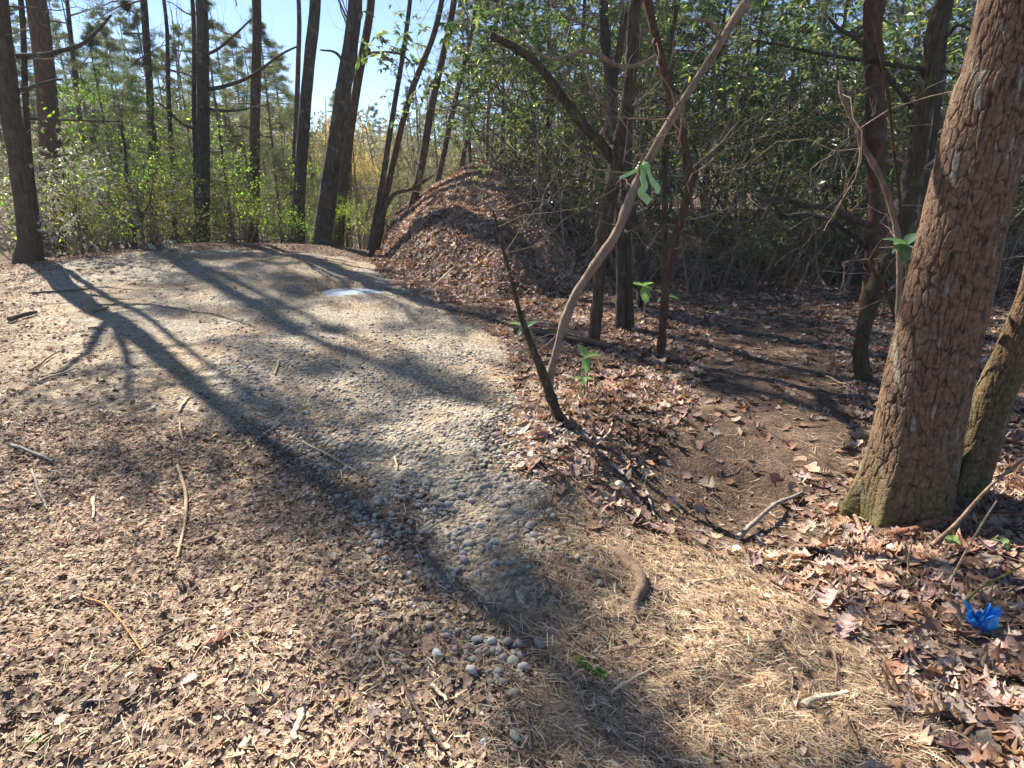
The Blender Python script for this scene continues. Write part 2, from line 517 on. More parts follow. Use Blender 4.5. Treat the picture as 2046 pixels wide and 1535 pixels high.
near_mask = (GY < 20) & (np.abs(GX) < 20)
GC = np.empty(GX.shape + (3,))
GC[:] = np.array([0.15, 0.10, 0.07]) * (0.65 + 0.7 * fbm(GX * 0.6, GY * 0.6, 21, 4)[..., None])
iy = np.where(near_mask.any(1))[0]; ix = np.where(near_mask.any(0))[0]
sub = np.ix_(iy, ix)
GC[sub] = zone_col(GX[sub], GY[sub])
mb = MB()
ny, nx = GX.shape
ii = np.arange(ny - 1)[:, None] * nx + np.arange(nx - 1)[None]
F = np.stack([ii, ii + 1, ii + nx + 1, ii + nx], -1).reshape(-1, 4)
mb.add(np.stack([GX, GY, GZ], -1).reshape(-1, 3), F, GC.reshape(-1, 3))
floor = mb.build('forest_floor', M['floor'])
tag(floor, kind='structure', label='brown forest floor of pine needles and dead leaves')

def sheet(name, poly, mat, step, colf, ragged, lift=0.012, grow_y=True):
    lo = poly.min(0) - 0.5; hi = poly.max(0) + 0.5
    xs = np.arange(lo[0], hi[0], step)
    ys = [lo[1]]
    while ys[-1] < hi[1]:
        ys.append(ys[-1] + step * (1 + max(0, ys[-1] - 4) * 0.18 if grow_y else 1))
    X, Y = np.meshgrid(xs, np.array(ys))
    D = sdist(poly, X, Y) + (fbm(X * 2.2, Y * 2.2, 31, 4) - 0.5) * ragged * 2
    Z = ground(X, Y) + lift * np.clip(-D / 0.12, -1.2, 1.0)
    ny, nx = X.shape
    ii = np.arange(ny - 1)[:, None] * nx + np.arange(nx - 1)[None]
    F = np.stack([ii, ii + 1, ii + nx + 1, ii + nx], -1).reshape(-1, 4)
    keep = (D.ravel()[F] < 0.10).any(1)
    F = F[keep]
    used = np.unique(F)
    remap = np.full(X.size, -1); remap[used] = np.arange(len(used))
    V = np.stack([X, Y, Z], -1).reshape(-1, 3)[used]
    mb = MB()
    mb.add(V, remap[F], colf(X, Y).reshape(-1, 3)[used])
    return tag(mb.build(name, mat), kind='structure')

def road_col(x, y):
    n = fbm(x * 1.3, y * 1.3, 41, 4)[..., None]; n2 = fbm(x * 9, y * 9, 42, 3)[..., None]
    c = np.array([0.30, 0.255, 0.195]) * (0.75 + 0.5 * n2)
    w = sstep(0.45, 0.7, n)
    return c * (1 - w) + np.array([0.30, 0.225, 0.15]) * (0.7 + 0.6 * n2) * w

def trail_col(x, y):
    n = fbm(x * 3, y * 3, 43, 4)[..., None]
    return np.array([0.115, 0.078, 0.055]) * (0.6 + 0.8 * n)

road = sheet('gravel_road', ROAD, M['gravel'], 0.045, road_col, 0.5)
road['label'] = 'pale gravel road rising to a crest in the woods'
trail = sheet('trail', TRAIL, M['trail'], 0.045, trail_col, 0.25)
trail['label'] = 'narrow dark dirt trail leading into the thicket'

# puddle of icy water on the road
pc = PUD
mbp = MB()
ang = np.linspace(0, 2 * math.pi, 40, endpoint=False)
ring = np.stack([pc[0] + np.cos(ang) * 0.72, pc[1] + np.sin(ang) * 0.62, np.full(40, pc[2] - 0.05)], -1)
V = np.vstack([ring, [[pc[0], pc[1], pc[2] - 0.05]]])
mbp.add(V, np.stack([np.full(40, 40), np.arange(40), (np.arange(40) + 1) % 40], -1), (0.55, 0.6, 0.66))
m, nt_, bs, out = new_mat('icy_water')
bs.inputs['Base Color'].default_value = (0.42, 0.50, 0.60, 1)
bs.inputs['Roughness'].default_value = 0.09
bs.inputs['Specular IOR Level'].default_value = 0.8
tc = N(nt_, 'ShaderNodeTexCoord'); ns = N(nt_, 'ShaderNodeTexNoise'); ns.inputs['Scale'].default_value = 9; ns.inputs['Detail'].default_value = 5
nt_.links.new(tc.outputs['Object'], ns.inputs['Vector'])
bb = N(nt_, 'ShaderNodeBump'); bb.inputs['Strength'].default_value = 0.15; bb.inputs['Distance'].default_value = 0.02
nt_.links.new(ns.outputs[0], bb.inputs['Height']); nt_.links.new(bb.outputs[0], bs.inputs['Normal'])
M['ice'] = m
tag(mbp.build('puddle', m), kind='structure', label='frozen pale blue puddle on the gravel road')

# ------------------------------------------------------------------ plant prototypes
def grow(mb, p, d, L, r, lev, tips, col, kids=3, wander=0.25, up=0.15, spread=0.8, sides=4, taper=0.45, tipset=None):
    n = 5
    P = [p]
    dd = d.copy()
    for i in range(n - 1):
        dd = norm(dd + rng.normal(0, wander, 3) + np.array([0, 0, up * 0.4]))
        P.append(P[-1] + dd * L / (n - 1))
    P = np.array(P)
    R = np.linspace(r, r * taper, n)
    tube(mb, P, R, max(3, sides), col, cap=False)
    if lev == 0:
        tips.append((P[-1], dd)); tips.append((P[2], dd))
        return
    for k in range(kids):
        t = rng.uniform(0.35, 1.0) if k else 1.0
        i = min(int(t * (n - 1)), n - 2); f = t * (n - 1) - i
        q = P[i] * (1 - f) + P[i + 1] * f
        nd = norm(dd + rng.normal(0, spread, 3) + np.array([0, 0, up]))
        grow(mb, q, nd, L * rng.uniform(0.5, 0.75), r * taper * (1.0 if k == 0 else rng.uniform(.6, .9)), lev - 1, tips, col, kids, wander, up, spread, max(3, sides - 1), taper)

def conifer_proto(seed, H, R, nl, twigs, tufts, blades, L, w, low, droop, cols, flat=1.0):
    """limbs around an axis with needle tufts; returns (branches mesh, foliage mesh), axis from z=0 to H"""
    global rng
    keep = rng; rng = np.random.default_rng(seed)
    mb = MB(); O = []; D = []
    for i in range(nl):
        f = low + (1 - low) * ((i + rng.random()) / nl)
        z = H * f
        ln = R * (1 - ((f - low) / (1 - low)) ** 1.3 * 0.88) * rng.uniform(0.55, 1.15)
        az = rng.uniform(0, 2 * math.pi)
        hd = np.array([math.cos(az), math.sin(az), 0])
        ris = rng.normal(0.16, 0.22); dr = droop * rng.uniform(.4, 2.0)
        P = np.array([np.array([0, 0, z]) + hd * ln * t + np.array([0, 0, ln * (ris * t - dr * t * t)]) + rng.normal(0, 0.03 * ln * t, 3) for t in np.linspace(0, 1, 6)])
        tube(mb, P, np.linspace(0.008 + 0.011 * ln, 0.004, 6), 4, (0.11, 0.085, 0.065), cap=False)
        sidev = np.array([-hd[1], hd[0], 0])
        for j in range(twigs):
            t = 0.22 + 0.78 * (j + rng.random()) / twigs
            k = min(int(t * 5), 4); q = P[k] + (P[k + 1] - P[k]) * (t * 5 - k)
            s = 1 if j % 2 else -1
            tl = ln * 0.38 * (1.15 - 0.6 * t) * rng.uniform(0.6, 1.2)
            td = norm(hd * 0.8 + sidev * s * rng.uniform(0.5, 1.1) + np.array([0, 0, rng.normal(-0.12, 0.38)]))
            Q = np.array([q, q + td * tl * 0.5, q + td * tl + np.array([0, 0, -0.1 * tl])])
            tube(mb, Q, [0.005, 0.004, 0.002], 3, (0.12, 0.09, 0.065), cap=False)
            for u in np.linspace(0.25, 1, tufts):
                O.append(q + td * tl * u); D.append(td)
    O = np.array(O); D = np.array(D)
    n = len(O)
    O2 = np.repeat(O, blades, 0) + rng.normal(0, L * 0.36, (n * blades, 3))
    D2 = norm(np.repeat(D, blades, 0) * 0.55 + rng.normal(0, 0.75, (n * blades, 3)) * [1, 1, flat])
    X, Y, Z = frames(D2, rng.normal(0, 1, (n * blades, 3)))
    fm = MB()
    tone = np.repeat(jitter(cols, n, 0.22), blades, 0)
    scatter(fm, T_BLADE, O2, X, Y, Z, L * rng.uniform(0.6, 1.2, len(O2)), np.full(len(O2), w), tone)
    out = (mb.mesh('branches', M['twig']), fm.mesh('foliage', M['conifer'], False))
    rng = keep
    return out

GREENC = [(0.065, 0.09, 0.045), (0.085, 0.105, 0.055), (0.06, 0.08, 0.05), (0.11, 0.125, 0.06)]
YOUNG = [conifer_proto(500 + i, 8.0, 2.0, 80, 9, 5, 9, 0.11, 0.010, 0.05, 0.22, GREENC, 1.0) for i in range(4)]
TALLC = [conifer_proto(520 + i, 9.0, 2.6, 34, 8, 3, 9, 0.22, 0.02, 0.0, 0.12, GREENC, 0.8) for i in range(3)]
DEADL = []
def dead_limbs(seed, H, n, ln):
    """bare dead lower limbs with fine twigs along a trunk axis"""
    global rng
    keep = rng; rng = np.random.default_rng(seed)
    mb = MB()
    for i in range(n):
        z = H * (i + rng.random()) / n
        az = rng.uniform(0, 2 * math.pi); hd = np.array([math.cos(az), math.sin(az), rng.uniform(-.05, .35)])
        l = ln * rng.uniform(0.4, 1.2)
        P = [np.array([0, 0, z])]
        for k in range(5):
            P.append(P[-1] + norm(hd + rng.normal(0, .16, 3)) * l / 5)
        P = np.array(P)
        tube(mb, P, np.linspace(0.010 + 0.006 * l, 0.003, 6), 4, (0.12, 0.095, 0.075), cap=False)
        for j in range(6):
            k = rng.integers(1, 6); q = P[k]
            Q = [q]; td = norm(hd + rng.normal(0, .7, 3))
            for s in range(3):
                Q.append(Q[-1] + norm(td + rng.normal(0, .25, 3)) * l * 0.13)
            tube(mb, np.array(Q), [0.005, 0.004, 0.003, 0.0015], 3, (0.14, 0.11, 0.09), cap=False)
    me = mb.mesh('dead_branches', M['twig'])
    rng = keep
    return me
DEADL = [dead_limbs(540 + i, 5.5, 13, 1.5) for i in range(3)]

def bare_proto(seed, H, R, leafcols=None, nleaf=4, lsize=0.07, lev=4, kids=3, r0=0.07):
    global rng
    keep = rng; rng = np.random.default_rng(seed)
    mb = MB(); tips = []
    for k in range(4):
        az = k * 1.7 + rng.random()
        d = norm(np.array([math.cos(az) * 0.6, math.sin(az) * 0.6, 1.0]))
        grow(mb, np.array([0, 0, H * 0.12 * k]), d, H * 0.42, r0, lev, tips, (0.13, 0.11, 0.09), kids, 0.16, 0.25, 0.55, 5)
    bm_ = mb.mesh('branches', M['twig'])
    fm = None
    if leafcols is not None:
        O = np.repeat(np.array([t[0] for t in tips]), nleaf, 0)
        O = O + rng.normal(0, lsize * 2.2, O.shape)
        D = norm(rng.normal(0, 1, O.shape) + [0, 0, -0.4])
        X, Y, Z = frames(D, rng.normal(0, 1, O.shape) + [0, 0, 1.0])
        f = MB(); n = len(O)
        scatter(f, T_DIA, O, X, Y, Z, lsize * rng.uniform(.6, 1.3, n), lsize * 0.55 * rng.uniform(.7, 1.2, n), jitter(leafcols, n, 0.25))
        fm = f.mesh('foliage', M['leaf'], False)
    rng = keep
    return bm_, fm

BARE = [bare_proto(560 + i, 8.0, 3) for i in range(3)]
TANC = [(0.30, 0.19, 0.07), (0.26, 0.17, 0.08), (0.34, 0.22, 0.08), (0.20, 0.18, 0.07)]
BEECH = [bare_proto(570 + i, 6.0, 2.5, TANC, 3, 0.075) for i in range(2)]
BRITE = [(0.10, 0.20, 0.025), (0.15, 0.26, 0.03), (0.08, 0.16, 0.03), (0.22, 0.28, 0.04)]
OLIVE = [(0.13, 0.16, 0.05), (0.18, 0.19, 0.06), (0.10, 0.13, 0.045), (0.20, 0.16, 0.07)]
GLINTC = [(0.42, 0.43, 0.32), (0.55, 0.54, 0.44), (0.30, 0.32, 0.19), (0.46, 0.42, 0.33)]  # leaf colours lightened to stand for white glints of sun

def shrub_proto(seed, H, R, nst, lev, cols, L, ratio, per, whorl, mat, tpl, stemcol, r0=0.018, low=0.25, extra=1):
    """multi-stemmed shrub: crooked stems, then leaves in whorls or along the twigs"""
    global rng
    keep = rng; rng = np.random.default_rng(seed)
    mb = MB(); tips = []
    for k in range(nst):
        az = 2 * math.pi * (k + rng.random()) / nst
        d = norm(np.array([math.cos(az) * R / H * 0.9, math.sin(az) * R / H * 0.9, 1.0]))
        p = np.array([math.cos(az), math.sin(az), 0]) * R * 0.12 + np.array([0, 0, -0.1])
        grow(mb, p, d, H * rng.uniform(0.42, 0.62), r0 * rng.uniform(.8, 1.3), lev, tips, stemcol, 3, 0.30, 0.10, 0.75, 5)
    tips = [t for t in tips if t[0][2] > low * H]
    O = np.array([t[0] for t in tips]); D = np.array([t[1] for t in tips])
    if extra > 1:
        O = np.concatenate([O] + [O + rng.normal(0, 0.16, O.shape) for _ in range(extra - 1)]); D = np.concatenate([D] * extra)
    n = len(O)
    O2 = np.repeat(O, per, 0); D2 = np.repeat(D, per, 0)
    if whorl:
        ax = norm(D2 * 0.6 + np.array([0, 0, 0.8]))
        rnd = rng.normal(0, 1, O2.shape); rad = norm(rnd - ax * (rnd * ax).sum(1, keepdims=True))
        DD = norm(rad + ax * rng.normal(-0.05, 0.35, (len(O2), 1)) + np.array([0, 0, -0.25]))
        Nn = ax + rng.normal(0, 0.25, O2.shape)
    else:
        O2 = O2 + rng.normal(0, L * 1.25, O2.shape)
        DD = norm(D2 * 0.4 + rng.normal(0, 0.8, O2.shape) + np.array([0, 0, -0.15])); Nn = rng.normal(0, 0.7, O2.shape) + [0, 0, 1]
    X, Y, Z = frames(DD, Nn)
    f = MB(); m_ = len(O2)
    ls = L * rng.uniform(0.65, 1.25, m_)
    scatter(f, tpl, O2, X, Y, Z, ls, ls * ratio, jitter(cols, m_, 0.25))
    out = (mb.mesh('stems', M['twig']), f.mesh('foliage', mat, False))
    rng = keep
    return out

RHC = [(0.06, 0.10, 0.04), (0.08, 0.12, 0.05), (0.045, 0.075, 0.035), (0.13, 0.15, 0.06), (0.07, 0.11, 0.06), (0.17, 0.17, 0.09)]
RHODO = [shrub_proto(600 + i, 4.2, 1.5, 7, 3, RHC, 0.125, 0.36, 6, True, M['rhodo'], T_DIA, (0.13, 0.095, 0.07), 0.022, 0.16) for i in range(5)]
GREENB = [shrub_proto(620 + i, 3.4, 1.2, 6, 3, BRITE, 0.085, 0.42, 4, False, M['leaf'], T_DIA, (0.14, 0.11, 0.08), 0.016, 0.12) for i in range(3)]
OLIVEB = [shrub_proto(630 + i, 2.4, 1.1, 7, 3, OLIVE, 0.06, 0.48, 5, False, M['leaf'], T_DIA, (0.16, 0.12, 0.09), 0.013, 0.05) for i in range(3)]
PALEB = [shrub_proto(640 + i, 2.6, 1.3, 8, 3, GLINTC, 0.075, 0.40, 6, True, M['glintleaf'], T_DIA, (0.15, 0.12, 0.09), 0.014, 0.04) for i in range(2)]
WHIPS = [shrub_proto(650 + i, 3.2, 0.9, 6, 3, OLIVE, 0.045, 0.5, 1, False, M['leaf'], T_DIA, (0.17, 0.135, 0.105), 0.012, 0.2) for i in range(3)]

# ------------------------------------------------------------------ trees from the photograph
def place(proto, parent, names, loc, rz, sc, offset=(0, 0, 0)):
    for me, nm in zip(proto, names):
        if me is None:
            continue
        o = link(nm, me, parent, offset)
        if nm in ('branches', 'foliage', 'stems'): o['kind'] = 'stuff'
        o.rotation_euler = (0, 0, rz); o.scale = sc if not np.isscalar(sc) else (sc, sc, sc)

def trunk_tree(name, label, pts, Y, wpx, bark, H=14.0, crown=None, crown_z=7.0, crown_s=1.0, dead=None, dead_z=2.0, dead_s=1.0, cat='tree', group=None,
               sides=12, lean_decay=0.6, rough=0.05, flare=1.25, top_r=0.35, rz=None):
    """trunk along a pixel polyline (base first) in the plane y = Y, continued above the frame to height H; crown and dead limbs as parts"""
    P = [at(a, b, Y) for a, b in pts]
    base = P[0]
    g = float(ground(base[0], base[1]))
    if base[2] > g - 0.05:
        d = P[1] - P[0]
        foot = base + d / max(d[2], 1e-3) * (g - 0.15 - base[2]) * np.array([0.6, 0.6, 1]) if d[2] > 0 else base.copy()
        foot[2] = g - 0.15
        P = [foot] + P
    root = np.array([P[0][0], P[0][1], g])
    R = [wpx[0] / 2 * depth(P[0]) / FPX * flare * .92]
    wl = np.interp(np.linspace(0, 1, len(P)), np.linspace(0, 1, len(wpx)), wpx)
    R += [wl[i] / 2 * depth(P[i]) / FPX for i in range(1, len(P))]
    d = norm(P[-1] - P[-2])
    top = P[-1][2] - g
    while top < H:
        d = norm(d * np.array([lean_decay, lean_decay, 1]) + np.array([0, 0, 0.15]) + rng.normal(0, 0.03, 3))
        P.append(P[-1] + d * 1.6); R.append(max(R[-1] * (1 - 1.6 / (H - top + 4)), R[1] * top_r * 0.5))
        top = P[-1][2] - g
    P = np.array(P); n = max(10, len(P) * 4)
    Q = smooth_path(P, n)
    s = np.linspace(0, 1, n)
    RR = np.interp(s, np.linspace(0, 1, len(R)), R)
    t = thing(name, label, cat, root, group)
    mb = MB()
    Q = Q + np.stack([fbm(s * 9, s * 0 + root[0], 61, 2) - .5, fbm(s * 9, s * 0 + root[0] + 9, 62, 2) - .5, s * 0], -1) * (RR * 0.7)[:, None]
    tube(mb, Q - root, RR, sides, (0.2, 0.15, 0.1), rough=rough)
    mb.build('trunk', M[bark], t)
    zc = Q[:, 2] - g
    def along(z):
        i = int(np.argmin(np.abs(zc - z))); return Q[i] - root
    if crown is not None:
        place(crown, t, ('branches', 'foliage'), None, rng.uniform(0, 6.28) if rz is None else rz, crown_s, along(crown_z))
    if dead is not None:
        o = tag(link('dead_branches', dead, t, along(dead_z)), kind='stuff'); o.rotation_euler = (0, 0, rng.uniform(0, 6.28)); o.scale = (dead_s,) * 3
    return t, Q, RR

LT = []  # dense conifer crowns out of view, some swapped in for the shade they cast
def L(*a, **k):
    r = trunk_tree(*a, **k); LT.append(r); return r
L('broadleaf_tree', 'thick dark trunk leaning left beside the road at the far left', [(62, 535), (52, 450), (35, 320), (18, 180), (8, 60)], 11.5, [40, 37, 35, 34], 'bark_brown', H=11, crown=TALLC[0], crown_z=5.6, crown_s=.62, dead=DEADL[0], dead_z=3.2)
L('sapling', 'thin dark sapling touching the leaning trunk at far left', [(80, 520), (72, 440), (60, 330), (52, 200), (45, 30)], 11.9, [16, 12, 10], 'bark_grey', H=11, crown=TALLC[2], crown_z=6.3, crown_s=0.6, dead=DEADL[1], dead_z=1.6)
L('pine_tree', 'rough reddish pine trunk rising above the white-lit bush', [(95, 480), (95, 300), (88, 180), (72, 30)], 20, [36, 30, 30], 'bark_red', H=18, crown=TALLC[1], crown_z=9, dead=DEADL[2], dead_z=5)
L('pine_tree', 'slimmer reddish pine trunk just right of the rough one', [(118, 480), (112, 300), (100, 180), (88, 40)], 20.6, [28, 22, 20], 'bark_red', H=17, crown=TALLC[2], crown_z=9, crown_s=0.8)
L('sapling', 'very thin pale tree left of the bright green shrub', [(180, 480), (165, 290), (150, 160), (138, 30)], 22, [12, 9, 8], 'bark_grey', H=16, crown=TALLC[0], crown_z=8.0, crown_s=0.9)
L('pine_tree', 'young pine trunk above the bright green shrub', [(306, 490), (302, 280), (297, 150), (288, 30)], 19, [15, 14, 13], 'bark_grey', H=16, crown=TALLC[0], crown_z=7.5, crown_s=1.0, dead=DEADL[0], dead_z=2.2, dead_s=1.3)
L('sapling', 'thin straight trunk a little left of the tall dark trunk', [(350, 492), (344, 330), (338, 200), (332, 40)], 16.5, [10, 9, 7], 'bark_grey', H=9, crown=BARE[2], crown_z=6, crown_s=0.5)
L('pine_tree', 'tall straight dark trunk at the middle of the road crest', [(402, 497), (402, 330), (402, 180), (403, 30)], 15.2, [27, 23, 22], 'bark_grey', H=19, crown=TALLC[1], crown_z=9.5, dead=DEADL[1], dead_z=3.2, dead_s=1.25, sides=16)
L('sapling', 'slender pole close against the tall dark crest trunk, on its left', [(393, 497), (390, 330), (388, 180), (386, 30)], 15.9, [10, 9, 8], 'bark_grey', H=11, crown=BARE[0], crown_z=7, crown_s=0.5)
L('pine_tree', 'rough brown trunk between the tall dark trunk and the leaning trunks', [(502, 497), (507, 330), (511, 180), (513, 30)], 17.5, [24, 20, 18], 'bark_brown', H=17, crown=TALLC[2], crown_z=9, dead=DEADL[2], dead_z=2.4, dead_s=1.3)
L('sapling', 'thin trunk standing close behind the green-based dark trunk', [(578, 495), (588, 330), (594, 180), (598, 30)], 20, [15, 11, 9], 'bark_grey', H=13, crown=BARE[1], crown_z=8, crown_s=0.7)
L('broadleaf_tree', 'dark trunk with green leaves around its base, left of the leaning trunks', [(590, 500), (600, 330), (612, 180), (626, 30)], 15.6, [26, 23, 22], 'bark_grey', H=17, crown=TALLC[0], crown_z=9, sides=14)
L('broadleaf_tree', 'thickest dark trunk leaning right on the road crest', [(636, 505), (660, 350), (685, 190), (708, 30)], 14.6, [36, 32, 28], 'bark_grey', H=18, crown=TALLC[1], crown_z=8.5, crown_s=1.1, sides=16)
L('broadleaf_tree', 'second leaning trunk just right of the thickest one', [(670, 508), (690, 330), (712, 180), (738, 30)], 15.8, [22, 18, 16], 'bark_brown', H=17, crown=TALLC[2], crown_z=8.5, crown_s=.9)
L('sapling', 'thin upright trunk just right of the paired leaning trunks', [(695, 505), (698, 380), (703, 260), (712, 100)], 19, [10, 8, 7], 'bark_grey', H=9, crown=BARE[2], crown_z=5.5, crown_s=0.5)
L('broadleaf_tree', 'left stem of the two slim trunks fanning out below the sky gap', [(738, 515), (762, 380), (785, 230), (812, 60)], 14.8, [14, 11, 9], 'bark_grey', H=13, crown=BARE[0], crown_z=6.5, crown_s=0.7)
L('broadleaf_tree', 'right stem of the two slim trunks fanning out below the sky gap', [(748, 515), (780, 350), (820, 190), (872, 50)], 15.1, [14, 13, 11], 'bark_brown', H=14, crown=TALLC[1], crown_z=7, crown_s=0.75)
L('broadleaf_tree', 'slim brown trunk rising from the foot of the leafy bank', [(803, 510), (838, 350), (868, 190), (902, 30)], 14.4, [18, 15, 13], 'bark_brown', H=15, crown=TALLC[0], crown_z=7.5, crown_s=0.85)
L('broadleaf_tree', 'thin slanting trunk just above the foot of the leafy bank', [(842, 500), (880, 340), (910, 200), (945, 50)], 17, [13, 11, 9], 'bark_grey', H=13, crown=TALLC[0], crown_z=7, crown_s=0.7)
L('broadleaf_tree', 'faint slim trunk behind the upper leafy bank', [(895, 470), (920, 340), (948, 220), (985, 80)], 19, [11, 10, 8], 'bark_grey', H=12, crown=BARE[0], crown_z=7, crown_s=0.7)

def px_limb(mb, pts, Y, w, col, k=6, dy=0.0, n=None):
    P = np.array([at(a, b, Y + dy * i) for i, (a, b) in enumerate(pts)])
    n = n or len(P) * 4
    Q = smooth_path(P, n)
    R = np.interp(np.linspace(0, 1, n), np.linspace(0, 1, len(w)), w) / 2 * depth(P[0]) / FPX
    tube(mb, Q, R, k, col, rough=0.10)
    return Q

def add_limbs(tree, limbs, Y, bark):
    root = np.array(tree.location)
    for pts, w, dy in limbs:
        m2 = MB(); px_limb(m2, pts, Y, w, (0.2, 0.15, 0.1), dy=dy)
        for v in m2.V: v -= root
        m2.build('branch', M[bark], tree)
add_limbs(LT[0][0], [([(35, 112), (85, 110), (130, 100), (165, 88), (195, 62), (222, 30)], [10, 9, 7, 4], -0.1), ([(28, 185), (70, 172), (110, 160), (125, 158)], [8, 6, 3], -0.1), ([(60, 238), (120, 240), (190, 242), (250, 243)], [5, 4, 2], -0.1)], 11.5, 'bark_grey')
add_limbs(LT[7][0], [([(412, 180), (450, 172), (490, 158), (520, 140), (560, 110), (600, 90)], [8, 7, 5, 3], -0.15), ([(412, 218), (455, 222), (490, 218), (530, 210)], [7, 5, 3], -0.2), ([(412, 110), (440, 95), (480, 60), (510, 30)], [7, 5, 3], -0.1), ([(392, 260), (360, 245), (330, 215), (300, 200)], [6, 4, 2], -0.1)], 15.2, 'bark_grey')
add_limbs(LT[13][0], [([(715, 160), (690, 130), (670, 105), (640, 100)], [8, 6, 3], 0.05), ([(722, 110), (760, 105), (800, 108), (826, 130)], [7, 5, 3], 0.05)], 15.8, 'bark_grey')

t0 = LT[0][0]; r0_ = np.array(t0.location)  # leafy limbs above the frame, added to throw blotchy shade on the mulch
for tx, ty, tz, sc_, q in ((-6.5, 9.3, 6.0, .5, 2), (-7.7, 9.9, 5.9, .5, 3), (-8.6, 8.6, 5.8, .45, 4)):
    i_ = int(np.argmin(np.abs(LT[0][1][:, 2] - tz + .8))); a_ = LT[0][1][i_]; e_ = np.array([tx, ty, tz])
    Q_ = smooth_path(np.array([a_, a_ * .6 + e_ * .4 + [0, 0, .35], e_]), 12) - r0_
    mb = MB(); tube(mb, Q_, np.linspace(.06, .015, 12), 6); mb.build('branch', M['bark_brown'], t0)
    place(RHODO[q], t0, ('branches', 'foliage'), None, q * 1.3, sc_, e_ - r0_ - [0, 0, .5])

def px_stem(name, label, pts, w, bark, Y=None, twigs=(), foliage=None, cat='sapling', ext=None, group=None, k=8, ntw=9):
    """small tree drawn through pixels, rooted where its first pixel meets the ground; twigs = further pixel polylines (part: branch)"""
    if Y is None:
        Y = float(hit(*pts[0])[1])
    P = [at(a, b, Y) for a, b in pts]
    g = float(ground(P[0][0], P[0][1])); root = np.array([P[0][0], Y, g])
    if P[0][2] > g - 0.04:
        P = [np.array([P[0][0], Y, g - 0.08])] + P
    if ext is not None:
        for e in ext:
            P.append(P[-1] + np.array(e))
    P = np.array(P); n = len(P) * 6
    Q = smooth_path(P, n)
    R = np.interp(np.linspace(0, 1, n), np.linspace(0, 1, len(w)), w) / 2 * depth(P[1]) / FPX
    t = thing(name, label, cat, root, group)
    ss = np.linspace(0, 1, n)
    R = R * (1 + 0.35 * (fbm(ss * 26, ss * 0 + root[0] * 3, 64, 3) - .5)) * (1 + .28 * np.exp(-((ss * 9 + root[0]) % 1.7 - .8) ** 2 * 90))
    mb = MB(); tube(mb, Q - root, R, k + 2, (0.2, 0.15, 0.1), rough=0.09); mb.build('trunk', M[bark], t)
    tb = MB(); tp_ = []
    for j in range(ntw):
        i_ = rng.integers(int(n * .3), n); d_ = norm(rng.normal(0, 1, 3) * [1, .7, .6] + [0, 0, .35])
        grow(tb, Q[i_] - root, d_, rng.uniform(.25, .8), max(.0028, R[i_] * .22), 2, tp_, jitter([(0.17, 0.12, 0.085), (0.26, 0.2, 0.15), (0.11, .085, .07)], 1)[0], 2, .3, .05, .6, 4, .55)
    if ntw: tag(tb.build('twigs', M['twig'], t), kind='stuff')
    for tw in twigs:
        pts2, w2, bk = tw[:3]
        m2 = MB(); Yt = Y + (tw[3] if len(tw) > 3 else 0.0)
        px_limb(m2, pts2, Y, w2, (0.2, 0.15, 0.1), dy=(tw[3] if len(tw) > 3 else 0.0))
        for v in m2.V: v -= root
        m2.build('branch', M[bk], t)
    if foliage is not None:
        pr, sc, off = foliage
        for me_, nm_ in ((pr[1], 'foliage'), (pr[0], 'branches')):
            o = tag(link(nm_, me_, t, Q[-1] - root + np.array(off)), kind='stuff'); o.scale = (sc,) * 3
    return t, Q, root, Y

px_stem('sapling', 'dark crooked sapling bending right over the foot of the bank', [(740, 518), (752, 462), (765, 425), (788, 388), (822, 378), (848, 362), (866, 350)], [11, 9, 8, 6, 4], 'bark_grey', Y=13.3,
        twigs=[([(822, 378), (838, 350), (842, 336), (828, 322)], [4, 3, 2], 'bark_grey'), ([(760, 440), (780, 455), (800, 460)], [3, 2], 'bark_grey')], cat='tree')
px_stem('sapling', 'crooked forked sapling in the yellow-green shrubs left of the crest', [(272, 503), (268, 470), (282, 440), (270, 405), (255, 365), (250, 300), (240, 250)], [9, 7, 6, 4], 'bark_grey', Y=13.0,
        twigs=[([(270, 475), (262, 440), (250, 415)], [5, 3], 'bark_grey'), ([(282, 440), (300, 400), (305, 350)], [5, 3, 2], 'bark_grey')], foliage=(GREENB[1], 0.45, (0, 0, -0.4)), cat='tree')

# shrubs on the left ---------------------------------------------------------
def shrub(proto, name, label, px, Y, s, group=None, z=None, rot=None, sq=1.0):
    p = at(px, 400, Y)
    g = float(ground(p[0], Y)) - 0.02
    t = thing(name, label, 'shrub', (p[0], Y, g), group)
    place(proto, t, ('stems', 'foliage'), None, rng.uniform(0, 6.28), (s, s, s * sq))
    return t
shrub(PALEB[0], 'laurel_shrub', 'pale white-lit bush right of the leaning left trunk', 118, 12.3, 1.1)
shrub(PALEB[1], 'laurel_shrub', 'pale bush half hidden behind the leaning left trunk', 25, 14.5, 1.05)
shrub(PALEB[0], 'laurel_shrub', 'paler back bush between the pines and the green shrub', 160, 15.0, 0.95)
shrub(GREENB[0], 'leafy_shrub', 'tall bright green shrub left of the road crest', 205, 14.3, 1.25)
shrub(GREENB[1], 'leafy_shrub', 'bright green shrub just right of the tallest green one', 262, 15.2, 0.9)
shrub(OLIVEB[0], 'leafy_shrub', 'low yellow-green shrub around the crooked forked sapling', 290, 13.3, 0.95)
shrub(OLIVEB[1], 'leafy_shrub', 'low olive shrub at the left edge of the road', 180, 12.7, 0.75)
shrub(OLIVEB[2], 'leafy_shrub', 'yellow-green shrub left of the tall dark crest trunk', 335, 15.0, 0.85)
shrub(GREENB[2], 'leafy_shrub', 'bright sapling-like shrub right of the tall dark crest trunk', 475, 16.0, 0.85)
